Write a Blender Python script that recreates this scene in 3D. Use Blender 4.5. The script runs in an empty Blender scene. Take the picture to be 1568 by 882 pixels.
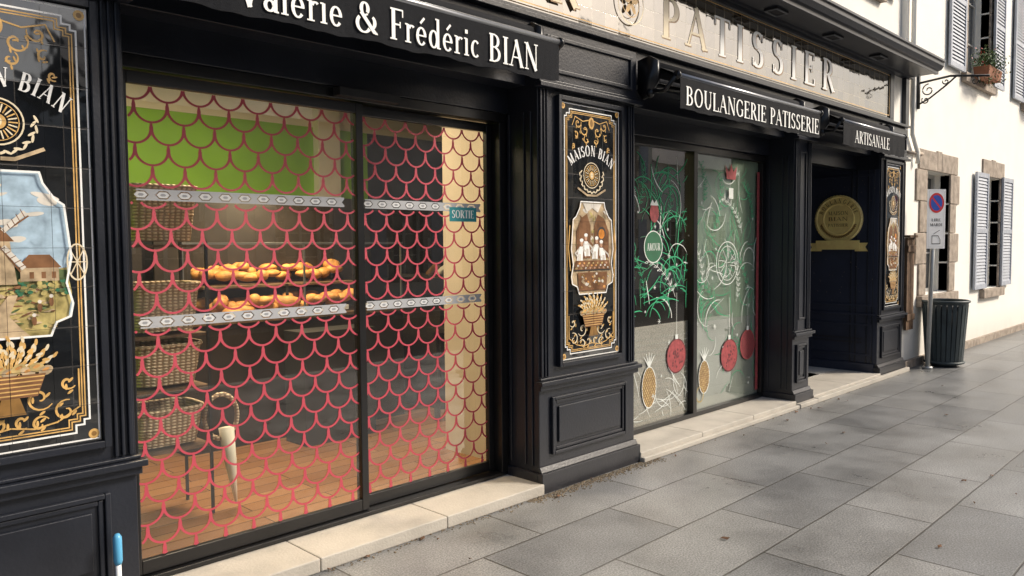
import bpy, math, random
from mathutils import Vector, Matrix
random.seed(7)
scene=bpy.context.scene
rad=math.radians
# ------------------------------------------------------------------ materials
def base(name):
    m=bpy.data.materials.new(name); m.use_nodes=True
    nt=m.node_tree
    for n in list(nt.nodes): nt.nodes.remove(n)
    o=nt.nodes.new('ShaderNodeOutputMaterial'); b=nt.nodes.new('ShaderNodeBsdfPrincipled')
    nt.links.new(b.outputs[0],o.inputs[0])
    return m,nt,b,o
def N(nt,t,**k):
    n=nt.nodes.new(t)
    for a,v in k.items(): setattr(n,a,v)
    return n
def coords(nt,wall=False):
    tc=N(nt,'ShaderNodeTexCoord')
    if not wall: return tc.outputs['Object']
    s=N(nt,'ShaderNodeSeparateXYZ'); c=N(nt,'ShaderNodeCombineXYZ')
    nt.links.new(tc.outputs['Object'],s.inputs[0]); nt.links.new(s.outputs[0],c.inputs[0]); nt.links.new(s.outputs[2],c.inputs[1])
    return c.outputs[0]
def pm(name,col,rough=.5,var=.15,scale=6,bump=0,bscale=None,metal=0,spec=.5,coat=0,emit=None,es=0,dirt=0,rvar=0):
    m,nt,b,o=base(name); L=nt.links.new
    co=coords(nt)
    nz=N(nt,'ShaderNodeTexNoise'); nz.inputs['Scale'].default_value=scale; nz.inputs['Detail'].default_value=4; L(co,nz.inputs['Vector'])
    cr=N(nt,'ShaderNodeValToRGB')
    cr.color_ramp.elements[0].position=.3; cr.color_ramp.elements[1].position=.7
    cr.color_ramp.elements[0].color=(*[c*(1-var) for c in col],1); cr.color_ramp.elements[1].color=(*[min(1,c*(1+var)) for c in col],1)
    L(nz.outputs[0],cr.inputs[0])
    out=cr.outputs[0]
    if dirt:
        tc=N(nt,'ShaderNodeTexCoord'); s=N(nt,'ShaderNodeSeparateXYZ'); L(tc.outputs['Object'],s.inputs[0])
        mr=N(nt,'ShaderNodeMapRange'); mr.inputs[1].default_value=0; mr.inputs[2].default_value=.5; mr.inputs[3].default_value=dirt; mr.inputs[4].default_value=0
        L(s.outputs[2],mr.inputs[0])
        mul=N(nt,'ShaderNodeMath',operation='MULTIPLY'); L(mr.outputs[0],mul.inputs[0]); L(nz.outputs[0],mul.inputs[1])
        mx=N(nt,'ShaderNodeMixRGB'); mx.inputs[2].default_value=(.12,.1,.08,1); L(mul.outputs[0],mx.inputs[0]); L(out,mx.inputs[1]); out=mx.outputs[0]
    L(out,b.inputs['Base Color'])
    b.inputs['Roughness'].default_value=rough; b.inputs['Metallic'].default_value=metal
    b.inputs['Specular IOR Level'].default_value=spec; b.inputs['Coat Weight'].default_value=coat
    if rvar:
        mr=N(nt,'ShaderNodeMapRange'); mr.inputs[3].default_value=rough-rvar; mr.inputs[4].default_value=rough+rvar; L(nz.outputs[0],mr.inputs[0]); L(mr.outputs[0],b.inputs['Roughness'])
    if bump:
        n2=N(nt,'ShaderNodeTexNoise'); n2.inputs['Scale'].default_value=bscale or scale*5; n2.inputs['Detail'].default_value=3; L(co,n2.inputs['Vector'])
        bp=N(nt,'ShaderNodeBump'); bp.inputs['Strength'].default_value=bump; bp.inputs['Distance'].default_value=.01
        L(n2.outputs[0],bp.inputs['Height']); L(bp.outputs[0],b.inputs['Normal'])
    if emit:
        b.inputs['Emission Color'].default_value=(*emit,1); b.inputs['Emission Strength'].default_value=es
    return m
def tiles(name,col,w,h,grout,ior=1.8,ox=0,oz=0,var=.3,tilt=.035,mort=.0016):
    m,nt,b,o=base(name); L=nt.links.new
    co=coords(nt,True)
    mp=N(nt,'ShaderNodeMapping'); mp.inputs['Location'].default_value=(-ox,-oz,0); L(co,mp.inputs[0])
    br=N(nt,'ShaderNodeTexBrick'); br.offset=0; br.inputs['Scale'].default_value=1; br.inputs['Brick Width'].default_value=w; br.inputs['Row Height'].default_value=h
    br.inputs['Mortar Size'].default_value=mort; br.inputs['Mortar Smooth'].default_value=.2
    br.inputs['Color1'].default_value=(*[c*(1-var) for c in col],1); br.inputs['Color2'].default_value=(*[c*(1+var) for c in col],1); br.inputs['Mortar'].default_value=(*grout,1)
    L(mp.outputs[0],br.inputs[0]); L(br.outputs[0],b.inputs['Base Color'])
    b.inputs['Roughness'].default_value=.05; b.inputs['IOR'].default_value=ior
    dv=N(nt,'ShaderNodeVectorMath',operation='DIVIDE'); dv.inputs[1].default_value=(w,h,1); L(mp.outputs[0],dv.inputs[0])
    fl=N(nt,'ShaderNodeVectorMath',operation='FLOOR'); L(dv.outputs[0],fl.inputs[0])
    wn=N(nt,'ShaderNodeTexWhiteNoise',noise_dimensions='3D'); L(fl.outputs[0],wn.inputs['Vector'])
    sb=N(nt,'ShaderNodeVectorMath',operation='SUBTRACT'); sb.inputs[1].default_value=(.5,.5,.5); L(wn.outputs['Color'],sb.inputs[0])
    sc=N(nt,'ShaderNodeVectorMath',operation='SCALE'); sc.inputs['Scale'].default_value=tilt; L(sb.outputs[0],sc.inputs[0])
    nz=N(nt,'ShaderNodeTexNoise'); nz.inputs['Scale'].default_value=14; nz.inputs['Detail'].default_value=1; L(co,nz.inputs['Vector'])
    ma=N(nt,'ShaderNodeMath',operation='MULTIPLY_ADD'); ma.inputs[1].default_value=-1.0; L(br.outputs['Fac'],ma.inputs[0]); L(nz.outputs[0],ma.inputs[2])
    bp=N(nt,'ShaderNodeBump'); bp.inputs['Strength'].default_value=.2; bp.inputs['Distance'].default_value=.004
    L(ma.outputs[0],bp.inputs['Height'])
    ad=N(nt,'ShaderNodeVectorMath',operation='ADD'); L(bp.outputs[0],ad.inputs[0]); L(sc.outputs[0],ad.inputs[1])
    nm=N(nt,'ShaderNodeVectorMath',operation='NORMALIZE'); L(ad.outputs[0],nm.inputs[0]); L(nm.outputs[0],b.inputs['Normal'])
    return m
def paving():
    m,nt,b,o=base('granite_paving'); L=nt.links.new
    co=coords(nt)
    br=N(nt,'ShaderNodeTexBrick'); br.offset=.43; br.inputs['Scale'].default_value=1
    br.inputs['Brick Width'].default_value=1.05; br.inputs['Row Height'].default_value=.5
    br.inputs['Mortar Size'].default_value=.006; br.inputs['Mortar Smooth'].default_value=.3
    br.inputs['Color1'].default_value=(.18,.184,.188,1); br.inputs['Color2'].default_value=(.262,.264,.262,1); br.inputs['Mortar'].default_value=(.065,.062,.056,1)
    wv=N(nt,'ShaderNodeTexNoise'); wv.inputs['Scale'].default_value=2.2
    L(co,wv.inputs['Vector'])
    va=N(nt,'ShaderNodeVectorMath',operation='SCALE'); va.inputs['Scale'].default_value=.012; L(wv.outputs['Color'],va.inputs[0])
    ad=N(nt,'ShaderNodeVectorMath',operation='ADD'); L(co,ad.inputs[0]); L(va.outputs[0],ad.inputs[1]); L(ad.outputs[0],br.inputs[0])
    n1=N(nt,'ShaderNodeTexNoise'); n1.inputs['Scale'].default_value=110; n1.inputs['Detail'].default_value=3; L(co,n1.inputs['Vector'])
    n2=N(nt,'ShaderNodeTexNoise'); n2.inputs['Scale'].default_value=1.6; n2.inputs['Detail'].default_value=7; n2.inputs['Roughness'].default_value=.65; L(co,n2.inputs['Vector'])
    c1=N(nt,'ShaderNodeMapRange'); c1.inputs[1].default_value=.3; c1.inputs[2].default_value=.7; c1.inputs[3].default_value=.5; c1.inputs[4].default_value=1.5; L(n1.outputs[0],c1.inputs[0])
    c2=N(nt,'ShaderNodeMapRange'); c2.inputs[1].default_value=.3; c2.inputs[2].default_value=.7; c2.inputs[3].default_value=.66; c2.inputs[4].default_value=1.3; L(n2.outputs[0],c2.inputs[0])
    mm=N(nt,'ShaderNodeMath',operation='MULTIPLY'); L(c1.outputs[0],mm.inputs[0]); L(c2.outputs[0],mm.inputs[1])
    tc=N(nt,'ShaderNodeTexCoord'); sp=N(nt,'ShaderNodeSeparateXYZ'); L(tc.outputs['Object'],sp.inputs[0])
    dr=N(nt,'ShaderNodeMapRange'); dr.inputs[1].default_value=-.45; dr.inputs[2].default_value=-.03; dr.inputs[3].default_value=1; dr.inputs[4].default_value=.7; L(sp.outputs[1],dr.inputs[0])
    vo=N(nt,'ShaderNodeTexVoronoi'); vo.inputs['Scale'].default_value=3.2; L(co,vo.inputs['Vector'])
    vs=N(nt,'ShaderNodeMapRange'); vs.inputs[1].default_value=.03; vs.inputs[2].default_value=.06; vs.inputs[3].default_value=.68; vs.inputs[4].default_value=1; L(vo.outputs['Distance'],vs.inputs[0])
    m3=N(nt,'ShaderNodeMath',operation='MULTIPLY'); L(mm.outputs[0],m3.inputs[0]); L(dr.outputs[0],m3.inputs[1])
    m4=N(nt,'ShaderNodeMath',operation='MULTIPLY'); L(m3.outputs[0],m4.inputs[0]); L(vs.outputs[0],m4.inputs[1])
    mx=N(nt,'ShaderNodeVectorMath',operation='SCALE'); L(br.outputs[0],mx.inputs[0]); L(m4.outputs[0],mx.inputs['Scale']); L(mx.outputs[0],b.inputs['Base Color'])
    rr=N(nt,'ShaderNodeMapRange'); rr.inputs[1].default_value=.3; rr.inputs[2].default_value=.7; rr.inputs[3].default_value=.24; rr.inputs[4].default_value=.48; L(n2.outputs[0],rr.inputs[0]); L(rr.outputs[0],b.inputs['Roughness'])
    h=N(nt,'ShaderNodeMath',operation='MULTIPLY_ADD'); h.inputs[1].default_value=-1.2; L(br.outputs['Fac'],h.inputs[0]); 
    h2=N(nt,'ShaderNodeMath',operation='MULTIPLY'); h2.inputs[1].default_value=.4; L(n1.outputs[0],h2.inputs[0]); L(h2.outputs[0],h.inputs[2])
    bp=N(nt,'ShaderNodeBump'); bp.inputs['Strength'].default_value=.5; bp.inputs['Distance'].default_value=.006; L(h.outputs[0],bp.inputs['Height']); L(bp.outputs[0],b.inputs['Normal'])
    return m
def glassmat(name,k=1.6,haze=.035):
    m,nt,b,o=base(name); nt.nodes.remove(b); L=nt.links.new
    ge=N(nt,'ShaderNodeNewGeometry'); mr=N(nt,'ShaderNodeMapRange'); mr.inputs[3].default_value=1.5; mr.inputs[4].default_value=1/1.5; L(ge.outputs['Backfacing'],mr.inputs[0])
    fr=N(nt,'ShaderNodeFresnel'); L(mr.outputs[0],fr.inputs[0])
    ma=N(nt,'ShaderNodeMath',operation='MULTIPLY'); ma.inputs[1].default_value=k; ma.use_clamp=True; L(fr.outputs[0],ma.inputs[0])
    tr=N(nt,'ShaderNodeBsdfTransparent'); tr.inputs[0].default_value=(.88,.91,.89,1)
    gl=N(nt,'ShaderNodeBsdfGlossy'); gl.inputs['Roughness'].default_value=.01
    df=N(nt,'ShaderNodeBsdfDiffuse'); df.inputs[0].default_value=(.6,.58,.54,1)
    co=coords(nt); nz=N(nt,'ShaderNodeTexNoise'); nz.inputs['Scale'].default_value=1.2; nz.inputs['Detail'].default_value=0; L(co,nz.inputs['Vector'])
    bp=N(nt,'ShaderNodeBump'); bp.inputs['Strength'].default_value=.1; bp.inputs['Distance'].default_value=.01; L(nz.outputs[0],bp.inputs['Height']); L(bp.outputs[0],gl.inputs['Normal'])
    n3=N(nt,'ShaderNodeTexNoise'); n3.inputs['Scale'].default_value=3; n3.inputs['Detail'].default_value=5; L(co,n3.inputs['Vector'])
    md=N(nt,'ShaderNodeMath',operation='MULTIPLY'); md.inputs[1].default_value=haze*2; L(n3.outputs[0],md.inputs[0])
    m0=N(nt,'ShaderNodeMixShader'); L(md.outputs[0],m0.inputs[0]); L(tr.outputs[0],m0.inputs[1]); L(df.outputs[0],m0.inputs[2])  # pale diffuse layer mixed in as painted haze, for washed-out grey reflections
    mx=N(nt,'ShaderNodeMixShader'); L(ma.outputs[0],mx.inputs[0]); L(m0.outputs[0],mx.inputs[1]); L(gl.outputs[0],mx.inputs[2]); L(mx.outputs[0],o.inputs[0])
    return m
def wicker():
    m,nt,b,o=base('wicker_weave'); L=nt.links.new
    tc=N(nt,'ShaderNodeTexCoord')
    w1=N(nt,'ShaderNodeTexWave',bands_direction='Z'); w1.inputs['Scale'].default_value=18; w1.inputs['Distortion'].default_value=2; L(tc.outputs['Object'],w1.inputs[0])
    w2=N(nt,'ShaderNodeTexWave',bands_direction='X'); w2.inputs['Scale'].default_value=10; w2.inputs['Distortion'].default_value=1.5; L(tc.outputs['Object'],w2.inputs[0])
    mu=N(nt,'ShaderNodeMath',operation='MULTIPLY'); L(w1.outputs[1],mu.inputs[0]); L(w2.outputs[1],mu.inputs[1])
    cr=N(nt,'ShaderNodeValToRGB'); cr.color_ramp.elements[0].color=(.28,.18,.1,1); cr.color_ramp.elements[1].color=(.75,.58,.4,1); cr.color_ramp.elements[1].position=.5
    L(mu.outputs[0],cr.inputs[0]); L(cr.outputs[0],b.inputs['Base Color']); b.inputs['Roughness'].default_value=.6
    bp=N(nt,'ShaderNodeBump'); bp.inputs['Strength'].default_value=.6; bp.inputs['Distance'].default_value=.01; L(mu.outputs[0],bp.inputs['Height']); L(bp.outputs[0],b.inputs['Normal'])
    return m
def woodfloor():
    m,nt,b,o=base('floor_boards'); L=nt.links.new
    co=coords(nt)
    br=N(nt,'ShaderNodeTexBrick'); br.offset=.37; br.inputs['Scale'].default_value=1; br.inputs['Brick Width'].default_value=1.3; br.inputs['Row Height'].default_value=.14; br.inputs['Mortar Size'].default_value=.003
    br.inputs['Color1'].default_value=(.25,.115,.05,1); br.inputs['Color2'].default_value=(.38,.19,.085,1); br.inputs['Mortar'].default_value=(.05,.03,.02,1); L(co,br.inputs[0])
    L(br.outputs[0],b.inputs['Base Color']); b.inputs['Roughness'].default_value=.25
    return m

M={}
M['navy']=pm('navy_black_paint',(.013,.0155,.023),.34,.25,3,.12,60,rvar=.06,dirt=.25)
M['navyl']=pm('navy_blue_panel_paint',(.028,.034,.056),.4,.2,3,.1,60)
M['navy2']=pm('door_black_paint',(.008,.008,.009),.3,.2,4)
M['fabric']=pm('black_canvas',(.008,.009,.012),.85,.2,40,.3,300,spec=.2)
M['white']=pm('white_lettering',(.82,.82,.80),.5,.05)
M['cream_let']=pm('cream_lettering',(.72,.62,.44),.3,.1)
M['gold']=pm('gold_glaze',(.62,.38,.13),.3,.25,20)
M['goldmetal']=pm('gold_leaf',(1.0,.72,.25),.4,.12,10,metal=0,bump=.2,spec=1)
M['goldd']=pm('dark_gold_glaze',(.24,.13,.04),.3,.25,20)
M['tileblk']=tiles('black_glazed_tile',(.008,.009,.01),.16,.155,(.05,.045,.04),2.1,.0,.83)
M['band']=tiles('sign_glazed_tile',(.05,.038,.024),.145,.127,(.42,.37,.28),2.7,0,3.06,.25,.035,.0024)
M['step']=pm('pale_stone',(.60,.56,.49),.6,.25,4,.25,80,dirt=.6)
M['entry']=pm('entry_stone',(.6,.58,.53),.5,.1,6)
M['pave']=paving()
M['asphalt']=pm('asphalt',(.055,.055,.055),.85,.25,30,.4,200)
M['earth']=pm('earth',(.12,.1,.07),.9,.3,3)
M['grit']=pm('gutter_grit',(.2,.16,.11),.9,.6,60,.8,200)
M['wall']=pm('white_render',(.90,.87,.80),.85,.03,2.5,.35,90,dirt=.5)
M['wall2']=pm('cream_render',(.86,.82,.74),.85,.08,2,.3,80)
M['wall3']=pm('pale_ochre_render',(.84,.76,.62),.85,.1,2,.3,80)
M['wall4']=pm('grey_stone_render',(.55,.51,.45),.85,.2,3,.3,50)
M['stone']=pm('granite_surround',(.34,.28,.225),.8,.35,9,.6,70)
M['slate']=pm('slate_roof',(.07,.075,.09),.6,.3,8,.4,30)
M['shutter']=pm('grey_blue_shutter_paint',(.42,.45,.51),.5,.1,8)
M['winwhite']=pm('white_window_paint',(.5,.49,.46),.4,.05)
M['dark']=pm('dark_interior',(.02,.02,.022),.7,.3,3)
M['glass']=glassmat('shop_glass',2.9,.014)
M['hglass']=pm('house_window_glass',(.06,.065,.07),.05,.3,2,spec=1)
M['red']=pm('red_vinyl',(.47,.06,.09),.5,.08)
M['greyv']=pm('grey_vinyl',(.28,.29,.31),.5,.05)
M['greyl']=pm('light_grey_vinyl',(.38,.39,.41),.5,.05)
M['greyw']=pm('pale_vinyl',(.6,.61,.62),.5,.05)
M['greenw']=pm('green_wall',(.24,.50,.016),.7,.1,3)
M['creamw']=pm('interior_cream',(.80,.74,.62),.7,.06,3)
M['whitew']=pm('interior_beige',(.52,.45,.36),.6,.08,3)
M['redw']=pm('dark_red_panel',(.08,.012,.014),.6,.15)
M['bread']=pm('bread_crust',(.55,.26,.07),.6,.45,14,.5,60)
M['shelf']=pm('dark_shelf_wood',(.025,.02,.017),.5,.3,8)
M['chair']=pm('blue_grey_seat',(.04,.06,.09),.5,.2)
M['wicker']=wicker()
M['wfloor']=woodfloor()
M['teal']=pm('teal_sign',(.03,.25,.28),.4,.05)
M['vgreen']=pm('green_paint_marker',(.02,.34,.15),.6,.15)
M['vgreen2']=pm('dark_green_marker',(.02,.13,.06),.6,.15)
M['vwhite']=pm('white_paint_marker',(.72,.75,.72),.6,.1)
M['vred']=pm('red_paint_marker',(.33,.06,.065),.6,.3,30)
M['vdred']=pm('dark_red_marker',(.13,.025,.03),.6,.2)
M['vyel']=pm('yellow_marker',(.45,.33,.13),.6,.3,30)
M['film']=pm('pale_green_film',(.28,.36,.27),.6,.3,1.2)
M['film2']=pm('pale_frost_film',(.36,.38,.34),.6,.2,1.5)
M['lattice']=pm('beige_dotted_vinyl',(.30,.27,.22),.7,.4,90)
M['pole']=pm('galvanised_steel',(.45,.46,.45),.4,.1,10,metal=.4)
M['signw']=pm('sign_white',(.85,.85,.85),.4,.03)
M['sblue']=pm('sign_blue',(.02,.08,.42),.4,.05)
M['sred']=pm('sign_red',(.6,.03,.03),.4,.05)
M['bin']=pm('bin_grey_green',(.035,.05,.055),.5,.25,8)
M['iron']=pm('wrought_iron',(.012,.012,.012),.5,.2)
M['oldwood']=pm('weathered_wood',(.13,.075,.04),.8,.4,12,.5,60)
M['leafg']=pm('foliage_green',(.06,.11,.03),.7,.5,10)
M['leafb']=pm('dead_leaf',(.12,.06,.03),.8,.4,10)
M['terra']=pm('terracotta',(.3,.12,.06),.8,.15)
M['psky']=pm('painted_sky',(.36,.48,.58),.25,.35,14)
M['pcloud']=pm('painted_cloud',(.66,.62,.55),.25,.15,10)
M['pfield']=pm('painted_field',(.40,.33,.13),.25,.5,22)
M['pgreen']=pm('painted_green',(.10,.14,.06),.25,.5,26)
M['pbeige']=pm('painted_beige',(.46,.35,.22),.25,.4,22)
M['pbrown']=pm('painted_brown',(.2,.1,.05),.25,.4,14)
M['pskin']=pm('painted_skin',(.55,.33,.22),.25,.1,14)
M['porange']=pm('painted_oven_glow',(.65,.25,.05),.25,.3,30)
M['bluep']=pm('blue_plastic',(.1,.38,.62),.35,.05)
M['lamp']=pm('lamp_lens',(1,.8,.5),.5,0,emit=(1,.72,.4),es=8)
M['metalbar']=pm('awning_bar',(.25,.26,.28),.3,.1,metal=.7)

# ------------------------------------------------------------------ builders
def empty(name,loc=(0,0,0)):
    e=bpy.data.objects.new(name,None); e.location=loc; e.empty_display_size=.2; scene.collection.objects.link(e); return e
class MB:
    def __init__(s): s.v=[]; s.f=[]; s.m=[]; s.mats=[]
    def mi(s,k):
        m=M[k]
        if m not in s.mats: s.mats.append(m)
        return s.mats.index(m)
    def face(s,pts,k):
        n=len(s.v); s.v+= [tuple(p) for p in pts]; s.f.append(list(range(n,n+len(pts)))); s.m.append(s.mi(k))
    def box(s,x0,x1,y0,y1,z0,z1,k,mat=None):
        n=len(s.v)
        P=[(x0,y0,z0),(x1,y0,z0),(x1,y1,z0),(x0,y1,z0),(x0,y0,z1),(x1,y0,z1),(x1,y1,z1),(x0,y1,z1)]
        if mat is not None: P=[tuple(mat@Vector(p)) for p in P]
        s.v+=P; i=s.mi(k)
        for f in [(0,3,2,1),(4,5,6,7),(0,1,5,4),(1,2,6,5),(2,3,7,6),(3,0,4,7)]:
            s.f.append([n+a for a in f]); s.m.append(i)
    def ext(s,prof,x0,x1,k):
        n=len(prof); i=s.mi(k); b=len(s.v)
        s.v+=[(x0,p[0],p[1]) for p in prof]+[(x1,p[0],p[1]) for p in prof]
        for a in range(n):
            c=(a+1)%n; s.f.append([b+a,b+c,b+n+c,b+n+a]); s.m.append(i)
        s.f.append([b+a for a in range(n)][::-1]); s.m.append(i); s.f.append([b+n+a for a in range(n)]); s.m.append(i)
    def tube(s,pts,r,k,seg=10,caps=True):
        pts=[Vector(p) for p in pts]; rings=[]; i=s.mi(k)
        rr=r if isinstance(r,(list,tuple)) else [r]*len(pts)
        for a,p in enumerate(pts):
            d=(pts[min(a+1,len(pts)-1)]-pts[max(a-1,0)]).normalized()
            u=d.cross(Vector((0,0,1))) 
            if u.length<.05: u=Vector((1,0,0))
            u.normalize(); w=d.cross(u)
            b=len(s.v)
            for q in range(seg):
                t=2*math.pi*q/seg; s.v.append(tuple(p+(u*math.cos(t)+w*math.sin(t))*rr[a]))
            rings.append(b)
        for a in range(len(rings)-1):
            for q in range(seg):
                q2=(q+1)%seg; s.f.append([rings[a]+q,rings[a+1]+q,rings[a+1]+q2,rings[a]+q2]); s.m.append(i)
        if caps:
            s.f.append([rings[0]+q for q in range(seg)]); s.m.append(i); s.f.append([rings[-1]+q for q in range(seg)][::-1]); s.m.append(i)
    def blob(s,c,r,k,seg=12,rings=8,rot=0,jit=0):
        b=len(s.v); i=s.mi(k); R=Matrix.Rotation(rot,3,'Z')
        for a in range(rings+1):
            ph=math.pi*a/rings
            for q in range(seg):
                t=2*math.pi*q/seg; j=1+random.uniform(-jit,jit)
                v=R@Vector((r[0]*math.sin(ph)*math.cos(t)*j,r[1]*math.sin(ph)*math.sin(t)*j,r[2]*math.cos(ph)*j)); s.v.append(tuple(v+Vector(c)))
        for a in range(rings):
            for q in range(seg):
                q2=(q+1)%seg; s.f.append([b+a*seg+q,b+(a+1)*seg+q,b+(a+1)*seg+q2,b+a*seg+q2]); s.m.append(i)
    def done(s,name,parent=None,bevel=0,smooth=False,fix=True):
        me=bpy.data.meshes.new(name); me.from_pydata(s.v,[],s.f); me.update()
        for m in s.mats: me.materials.append(m)
        me.polygons.foreach_set('material_index',s.m)
        if smooth: me.polygons.foreach_set('use_smooth',[True]*len(s.f))
        ob=bpy.data.objects.new(name,me); scene.collection.objects.link(ob)
        if parent: ob.parent=parent
        if bevel:
            b=ob.modifiers.new('b','BEVEL'); b.width=bevel; b.segments=2; b.limit_method='ANGLE'
        return ob
class Decal:
    def __init__(s,O,U=(1,0,0),V=(0,0,1)):
        s.O=Vector(O); s.U=Vector(U); s.V=Vector(V); s.Nn=s.U.cross(s.V); s.l=.0004; s.mb=MB(); s.step=.00004
    def P(s,p): return s.O+s.U*p[0]+s.V*p[1]+s.Nn*s.l
    def poly(s,pts,k):
        a=sum(pts[i][0]*pts[(i+1)%len(pts)][1]-pts[(i+1)%len(pts)][0]*pts[i][1] for i in range(len(pts)))
        if a<0: pts=pts[::-1]
        s.mb.face([s.P(p) for p in pts],k); s.l+=s.step
    def rect(s,x0,y0,x1,y1,k): s.poly([(x0,y0),(x1,y0),(x1,y1),(x0,y1)],k)
    def ell(s,cx,cy,rx,ry,k,n=24,rot=0):
        c,sn=math.cos(rot),math.sin(rot)
        s.poly([(cx+rx*math.cos(t)*c-ry*math.sin(t)*sn,cy+rx*math.cos(t)*sn+ry*math.sin(t)*c) for t in [2*math.pi*i/n for i in range(n)]],k)
    def rib(s,pts,w,k,closed=False):
        n=len(pts); ws=w if isinstance(w,(list,tuple)) else [w]*n
        Ls=[];Rs=[]
        for i,p in enumerate(pts):
            a=pts[(i-1)%n] if (closed or i>0) else p; b=pts[(i+1)%n] if (closed or i<n-1) else p
            d1=Vector((p[0]-a[0],p[1]-a[1])); d2=Vector((b[0]-p[0],b[1]-p[1]))
            if d1.length<1e-9: d1=d2
            if d2.length<1e-9: d2=d1
            d1=d1.normalized(); d2=d2.normalized(); t=(d1+d2)
            if t.length<.3: t=d1
            t.normalize(); nn=Vector((-t.y,t.x)); sc=1/max(.5,abs(nn.dot(Vector((-d1.y,d1.x)))))
            h=ws[i]/2*sc
            Ls.append((p[0]+nn.x*h,p[1]+nn.y*h)); Rs.append((p[0]-nn.x*h,p[1]-nn.y*h))
        for i in range(n if closed else n-1):
            j=(i+1)%n
            s.mb.face([s.P(Rs[i]),s.P(Rs[j]),s.P(Ls[j]),s.P(Ls[i])],k)
        s.l+=s.step
    def arc(s,cx,cy,rx,ry,a0,a1,w,k,n=16,thin=None):
        pts=[];ws=[]
        for i in range(n+1):
            a=rad(a0+(a1-a0)*i/n); pts.append((cx+rx*math.cos(a),cy+ry*math.sin(a))); ws.append(w if thin is None else thin+(w-thin)*abs(math.cos(a))**1.3)
        s.rib(pts,ws,k)
T=.15;t_=.055
def glyph(c):
    S=lambda x,y,h=.11:('L',x-h,y,x+h,y,.045)
    stem=lambda x,y0=0,y1=1,w=T:('L',x,y0,x,y1,w)
    G={
    'A':(.78,[('L',.08,0,.39,1,t_),('L',.36,1,.68,0,T),('L',.2,.34,.56,.34,t_),S(.08,.02),S(.69,.02)]),
    'B':(.7,[stem(.17),('L',.05,.98,.36,.98,t_),('L',.17,.53,.36,.53,t_),('L',.05,.02,.36,.02,t_),('A',.34,.755,.2,.225,-90,90),('A',.34,.275,.26,.255,-90,90)]),
    'C':(.74,[('A',.42,.5,.34,.5,42,318),('L',.68,.68,.68,.95,.045)]),
    'D':(.8,[stem(.17),('L',.05,.98,.34,.98,t_),('L',.05,.02,.34,.02,t_),('A',.32,.5,.37,.48,-90,90)]),
    'E':(.66,[stem(.17),('L',.05,.98,.56,.98,t_),('L',.17,.52,.44,.52,t_),('L',.05,.02,.6,.02,t_),('L',.56,.8,.56,1,.045),('L',.6,0,.6,.22,.045),('L',.45,.42,.45,.62,.045)]),
    'F':(.6,[stem(.17),('L',.05,.98,.56,.98,t_),('L',.17,.5,.44,.5,t_),S(.17,.02,.14),('L',.56,.76,.56,1,.045),('L',.45,.4,.45,.6,.045)]),
    'G':(.8,[('A',.42,.5,.34,.5,42,318),('L',.68,.7,.68,.95,.045),stem(.68,.06,.42,.13),S(.66,.43,.12)]),
    'I':(.34,[stem(.17),S(.17,.98,.14),S(.17,.02,.14)]),
    'L':(.62,[stem(.17),S(.17,.98,.14),('L',.05,.02,.57,.02,t_),('L',.57,0,.57,.24,.045)]),
    'M':(.92,[stem(.14,0,1,t_),('L',.14,1,.45,.05,T),('L',.45,.05,.76,1,t_),stem(.78),S(.14,.02),S(.78,.02,.14)]),
    'N':(.82,[stem(.14,0,1,t_),('L',.14,1,.68,0,T),stem(.68,0,1,t_),S(.12,.98),S(.14,.02),S(.68,.98)]),
    'O':(.84,[('A',.42,.5,.35,.5,0,360)]),
    'P':(.64,[stem(.17),('L',.05,.98,.34,.98,t_),('L',.17,.46,.34,.46,t_),('A',.32,.72,.24,.26,-90,90),S(.17,.02,.14)]),
    'R':(.74,[stem(.17),('L',.05,.98,.34,.98,t_),('L',.17,.5,.34,.5,t_),('A',.32,.74,.23,.24,-90,90),S(.17,.02,.14),('L',.36,.5,.66,0,T),S(.68,.02,.08)]),
    'S':(.6,[('A',.3,.755,.2,.235,35,275),('A',.3,.27,.22,.255,-145,95),('L',.49,.76,.49,.96,.04),('L',.09,.04,.09,.26,.04)]),
    'T':(.66,[stem(.33),('L',.04,.98,.62,.98,t_),('L',.04,.78,.04,1,.045),('L',.62,.78,.62,1,.045),S(.33,.02,.14)]),
    'U':(.8,[stem(.17,.3,1),('A',.41,.32,.24,.32,180,360),stem(.65,.3,1,t_),S(.17,.98,.13),S(.65,.98)]),
    'V':(.72,[('L',.07,1,.37,0,T),('L',.37,0,.65,1,t_),S(.08,.98,.13),S(.65,.98)]),
    '&':(.95,[('A',.4,.76,.16,.2,-40,230),('L',.26,.64,.78,.06,.13),('A',.36,.28,.28,.28,130,330),('L',.52,.6,.3,.5,.06),('A',.62,.36,.2,.22,-70,60),('A',.86,.1,.1,.08,180,300)]),
    'a':(.54,[('A',.23,.17,.17,.17,0,360),('A',.25,.42,.17,.19,0,160),stem(.42,.0,.44,.12),('L',.42,.02,.52,.02,.05)]),
    'l':(.28,[stem(.14,0,1,.12),('L',.02,.98,.14,.98,.05),S(.14,.02,.12)]),
    'e':(.52,[('A',.26,.3,.2,.3,0,322),('L',.08,.32,.47,.32,.05)]),
    'r':(.42,[stem(.14,0,.6,.12),('A',.3,.44,.14,.15,40,165),S(.14,.02,.13),('L',.02,.59,.14,.59,.05)]),
    'i':(.28,[stem(.14,0,.6,.12),S(.14,.02,.12),('L',.02,.59,.14,.59,.05),('L',.14,.76,.14,.9,.13)]),
    'd':(.6,[('A',.25,.3,.19,.3,0,360),stem(.45,0,1,.12),('L',.33,.98,.45,.98,.05),('L',.45,.02,.57,.02,.05)]),
    'c':(.5,[('A',.27,.3,.2,.3,45,315)]),
    ' ':(.35,[]), }
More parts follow.
